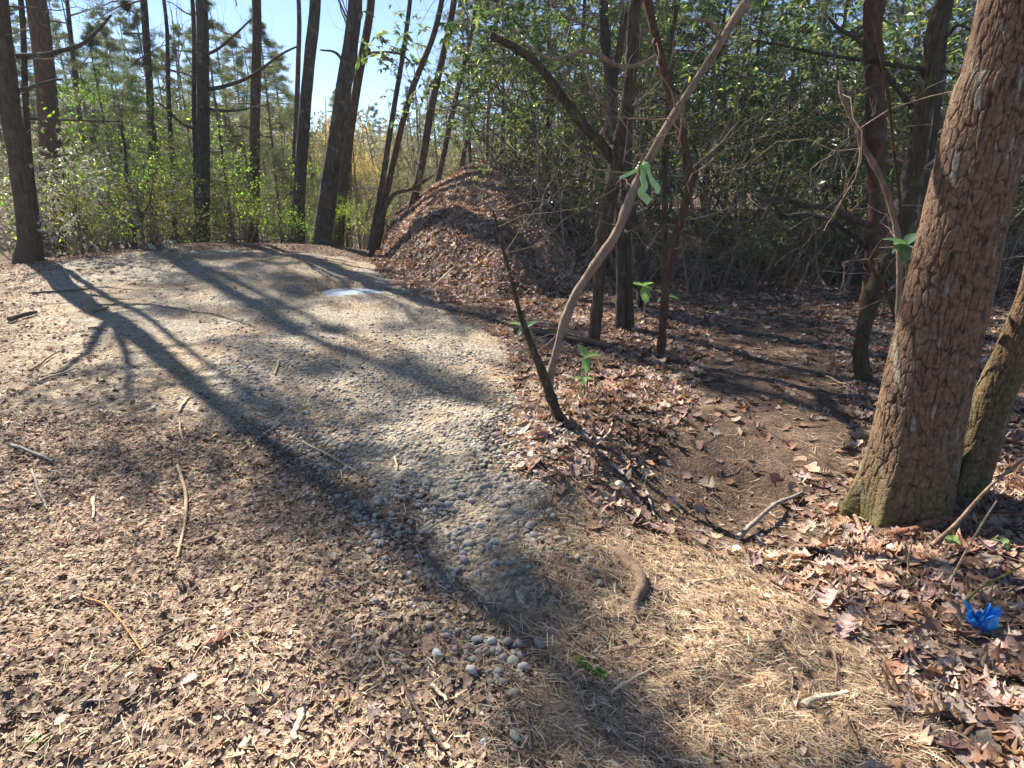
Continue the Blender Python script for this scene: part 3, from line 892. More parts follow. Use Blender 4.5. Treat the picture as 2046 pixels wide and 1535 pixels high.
shrub(OLIVEB[0], 'leafy_shrub', 'thin olive shrub behind the crest between two trunks', 545, 16.4, 0.8)
shrub(GREENB[0], 'leafy_shrub', 'low green shrub at the base of the dark trunk on the crest', 605, 15.3, 0.5)
shrub(GREENB[1], 'leafy_shrub', 'small green shrub between the two leaning trunks', 660, 15.3, 0.42)
shrub(OLIVEB[1], 'leafy_shrub', 'sparse olive shrub right of the leaning trunks', 715, 16.0, 0.7)
for i, (px_, Y_, s_) in enumerate([(440, 16, .8), (370, 17, .9), (520, 18, .9), (570, 17.5, .8), (630, 19, 1.0), (690, 18, .9), (730, 18, .9), (770, 17, .9), (800, 19, 1.0), (835, 18, .9),
                                    (240, 18, 1.0), (320, 18, 1.0), (140, 19, 1.1), (60, 18, 1.1), (865, 20, 1.1), (460, 20, 1.0)]):
    shrub(WHIPS[i % 3], 'understory_shrub', 'thin twiggy sapling clump in the undergrowth behind the road crest', px_, Y_, s_, 'twiggy undergrowth behind the crest')

# young conifers behind the crest
for i, (px_, Y_, s_, lb) in enumerate([
        (235, 21, 1.0, 'grey-green young conifer behind the bright green shrub'),
        (330, 19.5, .98, 'feathery young conifer left of the tall dark crest trunk'),
        (455, 20, .98, 'feathery young conifer right of the tall dark crest trunk'),
        (555, 21, .98, 'young conifer left of the dark trunk with green-leaved base'),
        (605, 25, .85, 'dim young conifer behind the dark trunk with green base'),
        (30, 22, 1.0, 'young conifer at the far left edge behind the leaning trunk'),
        (145, 25, 1.0, 'young conifer behind the reddish pine trunks'),
        (395, 24, 1.15, 'tall feathery conifer seen behind the tall dark crest trunk'),
        (270, 25, 1.2, 'tall grey-green conifer above the bright green shrubs'),
        (500, 25, 1.15, 'tall conifer behind the rough brown trunk'),
        (75, 27, 1.25, 'tall dim conifer behind the pale bushes at left'),
        (190, 30, 1.3, 'tall hazy conifer left of the bright green shrubs'),
        (575, 30, 1.2, 'tall hazy conifer left of the sky gap'),
        (940, 18.0, .7, 'hemlock hanging over the left slope of the leafy bank'),
        (1005, 17.0, .7, 'hemlock crowning the top of the leafy bank')]):
    p = at(px_, 400, Y_); g = float(ground(p[0], Y_))
    t = thing('young_conifer', lb, 'tree', (p[0], Y_, g - 0.02))
    mb = MB(); s = s_ * 8.0
    Q = smooth_path(np.array([[0, 0, -0.1], [0.02, 0, s * 0.5], [0, 0.03, s * 0.99]]), 14)
    tube(mb, Q, np.linspace(0.06 * s_ + 0.01, 0.008, 14), 8, (0.15, 0.11, 0.08)); mb.build('trunk', M['bark_grey'], t)
    place(YOUNG[i % 4], t, ('branches', 'foliage'), None, rng.uniform(0, 6.28), s_, (0, 0, 1.0 if 'bank' in lb else 0))

# distant woods: trees one can tell apart, then farther ones
far = []
kinds = [('pine', YOUNG), ('bare', BARE), ('beech', BEECH)]
rf = np.random.default_rng(77)
FARL = {'pine': 'dim distant conifer in the hazy woods behind the road crest',
        'bare': 'bare distant tree in the hazy woods behind the road crest',
        'beech': 'distant tree with dry tan-orange leaves behind the road crest'}
def far_tree(px_, Y_, kind, H, group):
    p = at(px_, 400, Y_); g = float(ground(p[0], Y_))
    t = thing({'pine': 'conifer_tree', 'bare': 'broadleaf_tree', 'beech': 'beech_tree'}[kind], FARL[kind] if group == 'L' else FARL[kind].replace('behind the road crest', 'behind the dark thicket'),
              'tree', (p[0], Y_, g - 0.02), {'L': 'distant %s trees behind the crest', 'R': 'distant %s trees behind the thicket'}[group] % kind)
    r0 = H * 0.011
    Q = smooth_path(np.array([[0, 0, -0.2], [rf.normal(0, .1), 0, H * .4], [rf.normal(0, .3), 0, H * .97]]), 10)
    mb = MB(); tube(mb, Q, np.linspace(r0, 0.02, 10), 8, (0.15, 0.12, 0.1), rough=0.05)
    mb.build('trunk', M['bark_grey'], t)
    if kind == 'pine':
        place(YOUNG[rf.integers(4)], t, ('branches', 'foliage'), None, rf.uniform(0, 6.28), (H / 8 * .8, H / 8 * .8, H / 8 * .8), (0, 0, H * .2))
    elif kind == 'bare':
        place(BARE[rf.integers(3)], t, ('branches', 'foliage'), None, rf.uniform(0, 6.28), (H / 11 * .8, H / 11 * .8, H / 11), (0, 0, H * .28))
    else:
        place(BEECH[rf.integers(2)], t, ('branches', 'foliage'), None, rf.uniform(0, 6.28), (H / 9 * .8, H / 9 * .8, H / 9), (0, 0, H * .2))
for px_, Y_, kd, H in [(-60, 30, 'pine', 12), (40, 34, 'bare', 13), (110, 30, 'pine', 11), (175, 36, 'pine', 13), (215, 30, 'bare', 12), (260, 34, 'pine', 12), (300, 40, 'pine', 13),
                       (360, 31, 'pine', 10), (385, 40, 'bare', 14), (430, 36, 'pine', 12), (480, 31, 'bare', 12), (500, 42, 'pine', 13), (540, 34, 'pine', 11), (585, 40, 'pine', 12),
                       (625, 27, 'beech', 7.5), (650, 36, 'beech', 9), (680, 30, 'beech', 6), (715, 28, 'beech', 7.0), (745, 34, 'beech', 7), (770, 30, 'beech', 5.5), (800, 27, 'pine', 5.5), (840, 32, 'bare', 10),
                       (870, 26, 'pine', 7), (930, 28, 'pine', 9), (975, 24, 'pine', 8), (690, 45, 'pine', 11), (760, 48, 'pine', 10), (830, 46, 'pine', 11)]:
    far_tree(px_, Y_, kd, H, 'L')
for px_, Y_, kd, H in [(1060, 21, 'pine', 9), (1095, 19, 'pine', 9), (1165, 20, 'pine', 10), (1250, 19, 'pine', 9), (1330, 20, 'pine', 10), (1410, 19, 'pine', 9), (1485, 20, 'pine', 10), (1560, 20, 'pine', 9), (1650, 20, 'pine', 10), (1740, 21, 'pine', 10), (1830, 20, 'pine', 10), (1920, 20, 'pine', 10), (2010, 20, 'pine', 10),
                       (1130, 25, 'bare', 12), (1200, 23, 'pine', 10), (1290, 27, 'bare', 13), (1370, 24, 'pine', 10), (1450, 28, 'bare', 12), (1520, 25, 'pine', 11),
                       (1600, 29, 'bare', 13), (1690, 26, 'pine', 10), (1780, 30, 'bare', 13), (1870, 26, 'pine', 11), (1960, 30, 'bare', 12), (2060, 27, 'pine', 11)]:
    far_tree(px_, Y_, kd, H, 'R')
# the farther wood on the hillside, one mass
fw = MB(); fb = MB()
n = 1500
th = rf.uniform(-1.05, 1.05, n); rr = rf.uniform(46, 130, n)
O = np.stack([rr * np.sin(th), rr * np.cos(th), np.zeros(n)], -1); O[:, 2] = ground(O[:, 0], O[:, 1])
for i in range(n):
    H = rf.uniform(5, 9); r = 0.012 * H
    a = O[i]; b = a + np.array([rf.normal(0, .3), rf.normal(0, .3), H])
    tube(fb, np.array([a, (a + b) / 2 + rf.normal(0, .15, 3), b]), [r, r * .7, r * .25], 4, (0.14, 0.115, 0.095), cap=False)
nb = 90
tz = rf.uniform(0.15, 1.05, (n, nb)); az = rf.uniform(0, 6.28, (n, nb)); rad = np.sqrt(rf.random((n, nb))) * (1.15 - tz) * 2.6
Hs = rf.uniform(6, 10, n)[:, None]
OO = (O[:, None, :] + np.stack([rad * np.cos(az), rad * np.sin(az), tz * Hs], -1)).reshape(-1, 3)
DD = norm(rf.normal(0, 1, OO.shape)); X, Y, Z = frames(DD, rf.normal(0, 1, OO.shape))
pal = np.array([(0.07, 0.10, 0.05), (0.09, 0.11, 0.06), (0.18, 0.14, 0.09), (0.14, 0.12, 0.09), (0.22, 0.15, 0.07)])
tc_ = np.repeat(pal[rf.integers(0, 5, n)], nb, 0) * rf.uniform(.6, 1.4, (n * nb, 1))
scatter(fw, T_DIA, OO, X, Y, Z, rf.uniform(.35, .8, len(OO)), rf.uniform(.10, .25, len(OO)), tc_)
fwo = tag(fw.build('far_woods', M['conifer'], None, False), 'far hillside wood fading into pale haze', 'woods', kind='stuff')
tag(fb.build('stems', M['twig'], fwo), kind='stuff')

# ------------------------------------------------------------------ the right-hand woods
# big bark-plated trunk, modelled with real furrows
def cellnoise(u, v, seed):
    """F1, F2 distances of a jittered lattice, periodic in u with period PU"""
    iu = np.floor(u); iv = np.floor(v)
    f1 = np.full(u.shape, 9.0); f2 = np.full(u.shape, 9.0); idv = np.zeros(u.shape)
    for a in (-1, 0, 1):
        for b in (-1, 0, 1):
            cu = iu + a; cv = iv + b
            cw = np.mod(cu, PU)
            px_ = cu + 0.15 + 0.7 * _hash(cw, cv, seed); py_ = cv + 0.15 + 0.7 * _hash(cw, cv, seed + 7)
            d = np.hypot(u - px_, v - py_)
            c = d < f1
            idv = np.where(c, _hash(cw, cv, seed + 13), idv)
            f2 = np.where(c, f1, np.minimum(f2, d)); f1 = np.where(c, d, f1)
    return f1, f2, idv
PU = 36
def plated_trunk(P, R, nu, nv, root, plate_h, dep, flare_h=0.35, flare=0.35, seed=3, moss_h=0.55):
    Q = smooth_path(P, nv); Rr = np.interp(np.linspace(0, 1, nv), np.linspace(0, 1, len(R)), R)
    T = norm(np.gradient(Q, axis=0)); U = norm(np.cross(T, [0, 1, 0])); Vv = np.cross(T, U)
    a = np.linspace(0, 2 * math.pi, nu, endpoint=False)
    A, Hh = np.meshgrid(a, np.cumsum(np.concatenate([[0], np.linalg.norm(np.diff(Q, axis=0), axis=1)])))
    wx = np.cos(A) * 2.2 + 5; wy = np.sin(A) * 2.2 + Hh * 5.0
    u = A / (2 * math.pi) * PU + (fbm(wx * 1.5, wy * .9, seed, 3) - .5) * 2.6
    v = Hh / plate_h + (fbm(wx * 1.5 + 9, wy * .9, seed + 3, 4) - .5) * 3.2
    f1, f2, idv = cellnoise(u, v, seed)
    g1, g2, id2 = cellnoise(u * 2.0, v * 3.0, seed + 50)
    edge = sstep(-0.02, 0.20, f2 - f1 + 0.22 * (fbm(wx * 6, wy * 3, seed + 40, 3) - .5))
    edge2 = sstep(0.0, 0.2, g2 - g1)
    dz = dep * (edge * (0.75 + 0.5 * idv) + 0.30 * edge2 + 0.5 * (fbm(np.cos(A) * 9 + 4, np.sin(A) * 9 + Hh * 22, seed + 5, 3) - .5))
    dz = dz * (0.55 + 0.9 * fbm(wx * .8, wy * .35, seed + 60, 3)) + dep * 1.6 * (fbm(wx * 1.1, wy * .5, seed + 61, 3) - .5)
    zr = Q[:, 2] - root[2]
    fl = flare * np.exp(-np.clip(zr, 0, None) / flare_h)[:, None] * (0.35 + 1.0 * np.cos(A * 2.5 + 0.7 + np.sin(A)) ** 4)
    rad = Rr[:, None] * (1 + fl) * (1 + 0.05 * np.cos(A * 2 + 1) + 0.04 * np.sin(A * 3 + Hh)) + dz
    V = Q[:, None, :] + rad[:, :, None] * (np.cos(A)[..., None] * U[:, None, :] + np.sin(A)[..., None] * Vv[:, None, :]) - root
    c_pl = np.array([0.190, 0.112, 0.068]); c_pl2 = np.array([0.145, 0.098, 0.068]); c_fu = np.array([0.06, 0.036, 0.024])
    k = (idv * 0.6 + 0.4 * fbm(wx * 4, wy * 4, seed + 8, 3))[..., None]
    col = c_pl * (1 - k) + c_pl2 * k
    col = c_fu * (1 - edge[..., None]) + col * edge[..., None]
    lich = (sstep(0.68, 0.76, fbm(wx * 2.5, wy * 1.3, seed + 21, 4)) * edge)[..., None]
    col = col * (1 - lich * .7) + np.array([0.27, 0.26, 0.20]) * lich * .7
    ms = (sstep(0.40, 0.62, fbm(wx * 1.2, wy * .5, seed + 31, 4) + 0.28 * np.exp(-np.clip(zr, 0, None) / moss_h)[:, None] - 0.06) * np.exp(-np.clip(zr, 0, None) / moss_h)[:, None])[..., None]
    col = col * (1 - ms) + np.array([0.10, 0.088, 0.035]) * ms
    mb = MB()
    i = np.arange(nv - 1)[:, None] * nu; j = np.arange(nu)[None]; j2 = (j + 1) % nu
    F = np.stack([i + j, i + j2, i + nu + j2, i + nu + j], -1).reshape(-1, 4)
    mb.add(V.reshape(-1, 3), F, col.reshape(-1, 3))
    return mb, Q
M['plate'] = mat_attr('furrowed_bark', 0.9, 45, 0.35, 0.5, 130, spec=0.15)

b0 = hit(1798, 1030)
Yb = float(b0[1]) + 0.06
P = [at(a, b, Yb) for a, b in [(1793, 1075), (1800, 1000), (1822, 900), (1850, 760), (1888, 600), (1935, 400), (1985, 200), (2030, 30)]]
R = [72, 72, 70, 69, 68, 66, 64, 62]
R = [r * depth(p) / FPX for r, p in zip(R, P)]
root = np.array([b0[0], Yb, float(ground(b0[0], Yb))])
d = norm(P[-1] - P[-2])
for k in range(5):
    d = norm(d + np.array([-0.05, 0, 0.22])); P.append(P[-1] + d * 2.2); R.append(R[-1] * 0.86)
bt = thing('oak_tree', 'big leaning trunk with furrowed red-brown bark at the right', 'tree', root)
mb, Qb = plated_trunk(np.array(P), R, 340, 1000, root, 0.11, 0.0065, flare=.32, flare_h=.2, moss_h=.22)
mb.build('trunk', M['plate'], bt)
place(BARE[0], bt, ('branches', 'foliage'), None, 0.4, 1.2, P[-2] - root - np.array([0, 0, 2.0]))

PU = 18
b1 = hit(1925, 1000); Y1 = float(b1[1]) + 0.05
P = [at(a, b, Y1) for a, b in [(1918, 1030), (1930, 960), (1958, 880), (1985, 790), (2030, 690), (2075, 570), (2110, 400), (2150, 200)]]
R = [33, 32, 30, 29, 28, 27, 26, 25]; R = [r * depth(p) / FPX for r, p in zip(R, P)]
root = np.array([b1[0], Y1, float(ground(b1[0], Y1))])
d = norm(P[-1] - P[-2])
for k in range(3):
    d = norm(d + np.array([-0.1, 0, 0.3])); P.append(P[-1] + d * 1.4); R.append(R[-1] * 0.8)
st = thing('oak_tree', 'smaller mossy trunk slanting out of frame beside the big trunk', 'tree', root)
mb, _q = plated_trunk(np.array(P), R, 170, 460, root, 0.13, 0.006, flare_h=0.2, seed=9, moss_h=0.9)
mb.build('trunk', M['plate'], st)
place(BARE[1], st, ('branches', 'foliage'), None, 2.0, 0.6, P[-1] - root - np.array([0, 0, 1.0]))

# slender trees of the right half
rt_ribbon = px_stem('sapling', 'pale curving sapling tied with a green ribbon', [(1112, 838), (1098, 770), (1112, 700), (1142, 605), (1185, 535), (1232, 465), (1262, 390), (1290, 330), (1335, 250), (1385, 170), (1425, 110), (1470, 35)],
        [20, 16, 15, 17, 16, 14, 13, 13, 12, 10], 'bark_pale', cat='tree', ext=[(0.25, 0.1, 0.35), (0.2, 0.1, 0.5), (0.1, 0.1, 0.6)],
        twigs=[([(1435, 75), (1425, 50), (1395, 38), (1360, 45)], [7, 5, 3], 'bark_pale', -0.03), ([(1352, 225), (1340, 180), (1310, 140)], [6, 4, 2], 'bark_pale', -0.04),
               ([(1365, 205), (1362, 250), (1355, 290)], [7, 5, 3], 'bark_pale', 0.03)], foliage=(RHODO[0], 0.35, (0, 0, -0.3)))
px_stem('sapling', 'short dark forked stem at the foot of the ribbon sapling', [(1122, 845), (1100, 790), (1080, 735), (1062, 690), (1040, 630), (1022, 560), (1000, 480), (985, 420)], [22, 20, 17, 13, 9, 5, 3], 'bark_moss', cat='tree',
        twigs=[([(1062, 690), (1050, 660), (1045, 620)], [6, 4, 3], 'bark_grey', -0.02)])
px_stem('laurel_tree', 'crooked brown trunk with a long mossy limb reaching left', [(1186, 685), (1192, 620), (1198, 540), (1205, 470), (1220, 390), (1232, 310), (1248, 230), (1262, 130), (1266, 30)], [26, 24, 24, 26, 25, 24, 22, 20], 'bark_brown', cat='tree',
        ext=[(0.05, 0.1, 0.7), (-0.2, 0, 0.9)], twigs=[([(1222, 320), (1200, 285), (1165, 250), (1120, 190), (1075, 130), (1033, 98), (980, 70)], [18, 19, 18, 16, 15, 13], 'bark_moss', -0.03),
               ([(1200, 275), (1212, 240), (1200, 205), (1180, 170), (1172, 120)], [10, 9, 8, 6, 4], 'bark_pale', -0.05),
               ([(1195, 335), (1178, 290), (1195, 260)], [5, 4, 3], 'bark_grey', -0.05), ([(1205, 470), (1180, 500), (1150, 540), (1120, 560)], [5, 4, 3], 'bark_grey', -0.1)], foliage=(RHODO[2], 0.5, (0, 0, -0.5)))
px_stem('laurel_tree', 'dark straight trunk behind the crooked brown trunk', [(1240, 610), (1240, 500), (1236, 380), (1230, 250), (1215, 130), (1206, 30)], [20, 18, 17, 17, 18], 'bark_grey', Y=7.4, cat='tree', ext=[(0, 0, 1.0), (0.1, 0, 1.2)], foliage=(RHODO[3], 0.55, (0, 0, -0.6)))
px_stem('laurel_tree', 'upright mossy trunk between the ribbon sapling and the reddish stem', [(1258, 655), (1255, 600), (1251, 520), (1252, 450), (1246, 400), (1236, 350)], [22, 19, 18, 17, 15, 12], 'bark_moss', cat='tree', ext=[(-0.1, 0.1, 0.8), (0.1, 0, 0.9)],
        twigs=[([(1252, 640), (1235, 680), (1212, 708)], [12, 11, 8], 'bark_grey', -0.05)], foliage=(RHODO[4], 0.4, (0, 0, -0.5)))
px_stem('laurel_tree', 'thin reddish crooked stem right of the ribbon', [(1320, 712), (1325, 640), (1332, 560), (1345, 490), (1366, 420), (1377, 370), (1370, 300), (1350, 225), (1328, 150), (1312, 80), (1300, 30)], [15, 15, 15, 14, 14, 15, 14, 12], 'bark_red', cat='tree', ext=[(-0.1, 0.1, 0.5), (0.1, 0.1, 0.6)],
        twigs=[([(1376, 375), (1390, 350), (1393, 310), (1380, 280)], [9, 8, 6, 4], 'bark_grey', 0.02), ([(1370, 425), (1395, 418), (1410, 415)], [6, 4, 3], 'bark_red', 0.02), ([(1318, 110), (1270, 132), (1232, 130), (1200, 112), (1165, 102), (1135, 112), (1100, 118), (1060, 95), (1025, 58)], [9, 9, 8, 9, 8, 6, 4, 3], 'bark_pale', -0.06)], foliage=(RHODO[0], 0.4, (0, 0, -0.4)))
px_stem('laurel_tree', 'grey broad stump-like stem behind the mossy upright trunk', [(1285, 565), (1282, 520), (1272, 470), (1262, 430), (1255, 330)], [24, 22, 18, 12], 'bark_grey', Y=9.0, cat='tree', ext=[(0, 0.1, 1.2)], foliage=(RHODO[1], 0.45, (0, 0, -0.4)))
px_stem('laurel_tree', 'thin upright stem left of the reddish crooked one', [(1331, 590), (1330, 500), (1328, 420), (1330, 320)], [10, 9, 8], 'bark_brown', Y=8.5, cat='tree', ext=[(0, 0.1, 1.4), (0.1, 0, 1)], foliage=(RHODO[2], 0.35, (0, 0, -0.4)))
px_stem('laurel_tree', 'tall dark trunk with reddish lit streaks left of the leaning mossy tree', [(1738, 590), (1742, 540), (1750, 420), (1750, 300), (1748, 180), (1745, 30)], [36, 33, 31, 30, 28], 'bark_red', Y=8.3, cat='tree', ext=[(0, 0, 1.5), (0.2, 0, 1.5), (0, 0, 1.5)],
        twigs=[([(1765, 458), (1730, 448), (1690, 432), (1655, 415), (1610, 412), (1575, 400), (1545, 398), (1520, 415), (1500, 440)], [13, 12, 12, 11, 10, 8, 5], 'bark_brown', -0.08),
               ([(1738, 500), (1700, 468), (1655, 440), (1610, 428), (1565, 430), (1535, 390), (1505, 350)], [10, 9, 9, 8, 6, 4], 'bark_grey', 0.05),
               ([(1740, 560), (1705, 520), (1680, 480), (1655, 445)], [8, 7, 6, 4], 'bark_grey', 0.04)], foliage=(RHODO[3], 0.5, (0, 0, -0.5)))
px_stem('laurel_tree', 'curved mossy trunk leaning right just left of the big trunk', [(1732, 768), (1722, 740), (1722, 680), (1740, 600), (1762, 540), (1785, 490), (1812, 400), (1828, 320), (1845, 220), (1862, 120), (1876, 30)], [34, 28, 28, 30, 32, 32, 30, 29, 27, 26], 'bark_moss', cat='tree', ext=[(0.15, 0, 1.0), (0.1, 0, 1.3), (0, 0, 1.3)],
        twigs=[([(1822, 215), (1795, 180), (1765, 140), (1740, 105), (1710, 75), (1680, 60), (1655, 35)], [10, 11, 11, 10, 8, 6], 'bark_grey', -0.04), ([(1842, 138), (1780, 130), (1720, 120), (1640, 108), (1570, 92), (1500, 80)], [9, 8, 7, 6, 5, 4], 'bark_grey', -0.04),
               ([(1870, 95), (1895, 70), (1915, 50), (1940, 60)], [9, 7, 5], 'bark_grey', 0.0), ([(1835, 148), (1880, 142), (1930, 150)], [7, 5, 4], 'bark_grey', -0.03)], foliage=(RHODO[4], 0.6, (0, 0, -0.6)))
px_stem('sapling', 'pale sunlit forked sapling beside the big trunk', [(1792, 700), (1795, 620), (1797, 540), (1795, 480), (1782, 420), (1762, 360), (1735, 310), (1720, 285), (1715, 260), (1695, 220), (1682, 190), (1678, 160)], [9, 10, 10, 10, 9, 9, 8, 6], 'bark_pale', Y=4.0, cat='tree',
        twigs=[([(1797, 470), (1799, 420), (1795, 370), (1785, 300), (1780, 240), (1770, 160), (1755, 90), (1742, 40)], [7, 7, 6, 6, 5, 4], 'bark_red', -0.02), ([(1720, 290), (1705, 262), (1690, 250)], [4, 3, 2], 'bark_pale', -0.03)])
px_stem('sapling', 'thin looping brown vine stem against the curved mossy trunk', [(1795, 680), (1785, 620), (1772, 585), (1750, 550), (1740, 520), (1752, 495), (1765, 478)], [9, 9, 8, 6, 5], 'bark_red', Y=4.15, cat='vine')
px_stem('laurel_tree', 'dark slim trunk seen between the mossy tree and the big trunk', [(1838, 470), (1845, 400), (1855, 330), (1868, 240), (1880, 130), (1890, 30)], [18, 16, 15, 14], 'bark_grey', Y=8.8, cat='tree', ext=[(0, 0, 1.5), (0, 0, 1.5)], foliage=(RHODO[1], 0.5, (0, 0, -0.5)),
        twigs=[([(1850, 280), (1870, 315), (1890, 335)], [10, 9, 8], 'bark_grey', -0.05)])

# rhododendron thicket ------------------------------------------------------------
rh = np.random.default_rng(5)
cnt = 0
for row, (Y0, x0, x1, step, s0) in enumerate([(12.0, 0.5, 12.5, 1.35, .62), (13.2, -0.3, 14, 1.5, .98), (14.8, 0.2, 16, 1.7, 1.25), (16.8, 0.5, 19, 1.45, 1.6)]):
    x = x0
    while x < x1:
        Yr = Y0 + rh.normal(0, .3); xx = x + rh.normal(0, .2); s = s0 * rh.uniform(.85, 1.15)
        g = float(ground(xx, Yr))
        t = thing('rhododendron_shrub', ['low evergreen shrub along the front edge of the dark thicket', 'evergreen shrub in the dark thicket behind the trail', 'evergreen shrub deep in the dark thicket behind the trail', 'tall evergreen shrub at the back of the dark thicket'][row], 'shrub', (xx, Yr, g),
                  ['front shrubs of the thicket', 'middle shrubs of the thicket', 'inner shrubs of the thicket', 'rear shrubs of the thicket'][row])
        place(RHODO[cnt % 5], t, ('stems', 'foliage'), None, rh.uniform(0, 6.28), (s, s, s * rh.uniform(.9, 1.1)))
        cnt += 1; x += step
for i in range(26):
    px_ = 1130 + i * 35 + rh.normal(0, 15); Yr = rh.uniform(10.8, 12.2)
    p = at(px_, 500, Yr); g = float(ground(p[0], Yr))
    t = thing('understory_shrub', 'bare twiggy stems at the foot of the dark thicket', 'shrub', (p[0], Yr, g), 'twiggy stems before the thicket')
    s = rh.uniform(.4, 1.0)
    place(WHIPS[i % 3], t, ('stems', 'foliage'), None, rh.uniform(0, 6.28), s)

TANGLE = [shrub_proto(660 + i, 4.6, 1.6, 5, 4, OLIVE, 0.05, 0.5, 1, False, M['leaf'], T_DIA, (0.23, 0.19, 0.15), 0.020, 0.5) for i in range(3)]  # stems paler than the WHIPS, a sunlit look put into the colour
for i, (px_, Yr, s) in enumerate([(1075, 11.6, .9), (1150, 11.2, .95), (1265, 11.4, 1.0), (1385, 11.0, .85), (1445, 11.6, 1.05), (1525, 11.3, .95), (1600, 11.5, 1.0), (1680, 11.2, .9), (1815, 11.4, 1.0), (1900, 11.0, .9), (1985, 11.3, 1.0)]):
    p = at(px_, 500, Yr)
    t = thing('understory_shrub', 'leafless grey tangle of crooked branches in front of the dark thicket', 'shrub', (p[0], Yr, float(ground(p[0], Yr))), 'grey branch tangles before the thicket')
    place((TANGLE[i % 3][0],), t, ('stems',), None, rh.uniform(0, 6.28), s)
# roadside tree just outside the frame whose leafy bough throws the shadow on the needle bed
g_ = float(ground(-4.6, 2.4)); t = thing('laurel_tree', 'leafy roadside tree left of the camera, outside the view, its bough overhead', 'tree', (-4.6, 2.4, g_))
r_ = np.array([-4.6, 2.4, g_])
mb = MB(); tube(mb, smooth_path(np.array([[0, 0, -.1], [.1, .05, 1.4], [0, .1, 3.0], [-.1, .2, 4.6]]), 16), np.linspace(.12, .04, 16), 10, rough=.06); mb.build('trunk', M['bark_brown'], t)
Q_ = smooth_path(np.array([[-4.6, 2.5, 2.6], [-3.2, 4.1, 3.5], [-1.7, 5.4, 3.75], [-1.0, 5.95, 3.95]]), 16) - r_
mb = MB(); tube(mb, Q_, np.linspace(.016, .006, 16), 6, rough=.06); mb.build('branch', M['bark_brown'], t)
for k_, (i_, sc_) in enumerate(((9, .2), (11, .26), (12, .22), (14, .28), (15, .3))):
    place(RHODO[k_], t, ('branches', 'foliage'), None, k_ * 1.1, sc_, Q_[i_])
place(RHODO[1], t, ('branches', 'foliage'), None, .5, .5, (-.1, .2, 3.6))

# ------------------------------------------------------------------ ribbon, blue plastic
def ribbon_part(pts, w, parent, root, Y, dy=0.0, twist=0.0, n=28):
    P = np.array([at(a, b, Y + dy * i / len(pts)) for i, (a, b) in enumerate(pts)]) - root
    Q = smooth_path(P, n); T = norm(np.gradient(Q, axis=0))
    s = np.linspace(0, 1, n)
    w = w * depth(at(*pts[0], Y)) / FPX / 2
    side0 = norm(np.cross(T, [0, 1, 0])); nor = np.cross(side0, T)
    a = twist * np.sin(s * 5 + 0.6)
    side = side0 * np.cos(a)[:, None] + nor * np.sin(a)[:, None]
    nn = np.cross(side, T)
    th = 0.0009
    V = np.concatenate([Q + side * w + nn * th, Q + nn * (th + 0.004 * np.sin(s * 9))[:, None], Q - side * w + nn * th,
                        Q - side * w - nn * th, Q - nn * (th - 0.004 * np.sin(s * 9))[:, None], Q + side * w - nn * th])
    i = np.arange(n - 1)
    F = np.concatenate([np.stack([a_ * n + i, b_ * n + i, b_ * n + i + 1, a_ * n + i + 1], -1) for a_, b_ in ((0, 1), (1, 2), (2, 3), (3, 4), (4, 5), (5, 0))])
    mb = MB(); mb.add(V, F, (0.46, 0.66, 0.36)); return mb
M['ribbon'] = mat_attr('green_flagging_tape', 0.4, 15, 0.10, 0.15, 30, transl=0.35, tcol=1.0, spec=0.5)
Yr = rt_ribbon[3] - 0.035
kr = at(1287, 335, Yr)
rb = thing('ribbon', 'light green ribbon knotted around the pale curving sapling', 'ribbon', kr)
for pts, w, dy, tw in (([(1290, 330), (1284, 352), (1288, 372), (1281, 385), (1292, 398), (1298, 404)], 15, -0.02, 0.5), ([(1292, 330), (1299, 352), (1306, 366), (1314, 376), (1311, 386)], 12, -0.03, 0.7),
                       ([(1286, 334), (1268, 342), (1252, 350), (1238, 356)], 7, -0.02, 0.4)):
    ribbon_part(pts, w, rb, kr, Yr, dy, tw).build('tail', M['ribbon'], rb, False)
mb = MB()
a = np.linspace(0, 2 * math.pi, 22)
dk = norm(at(1335, 250, Yr) - at(1262, 390, Yr)); e1 = np.array([0, 1, 0]); e2 = np.cross(dk, e1)
rk = 9.5 * depth(kr) / FPX
for off in (-0.018, 0.0, 0.016):
    ringp = np.array([0, 0.035, 0]) + dk * off + (np.cos(a)[:, None] * e1 + np.sin(a)[:, None] * e2) * (rk * 1.12) + dk * (np.sin(a * 2) * 0.006)[:, None]
    tube(mb, ringp, 0.0085, 5, (0.46, 0.66, 0.36), cap=False)
V = ICO2[0] * np.array([0.026, 0.018, 0.022]) * (1 + 0.2 * rng.normal(size=(len(ICO2[0]), 1)).clip(-1, 1)) + np.array([0.005, -0.012, 0.008])
mb.add(V, ICO2[1], (0.32, 0.56, 0.24))
mb.build('knot', M['ribbon'], rb)

M['bluep'] = mat_attr('blue_plastic', 0.22, 40, 0.2, 0.3, 60, transl=0.25, tcol=1.0, spec=0.6)
bl = hit(1955, 1262); bl[2] += 0.0
u_ = depth(bl) / FPX
nb_, hb = 96, 22
A, Hh = np.meshgrid(np.linspace(0, 2 * math.pi, nb_, endpoint=False), np.linspace(0, 1, hb))
rad = (9 + 21 * Hh ** 0.8) * u_ * (1 + 0.5 * (fbm(np.cos(A) * 3 + 3, np.sin(A) * 3 + Hh * 2, 71, 4) - .5) * 2 + 0.12 * Hh * np.sin(A * 7 + 1.0 + 2 * Hh) + .05 * np.sin(A * 19 + Hh * 6))
zz = Hh * 44 * u_ * (1 + 0.35 * Hh * np.sin(A * 3 + 0.5) * 0.7 + 0.16 * Hh * np.sin(A * 11))
Vb = np.stack([rad * np.cos(A), rad * np.sin(A) * 0.8, zz - 0.005], -1).reshape(-1, 3)
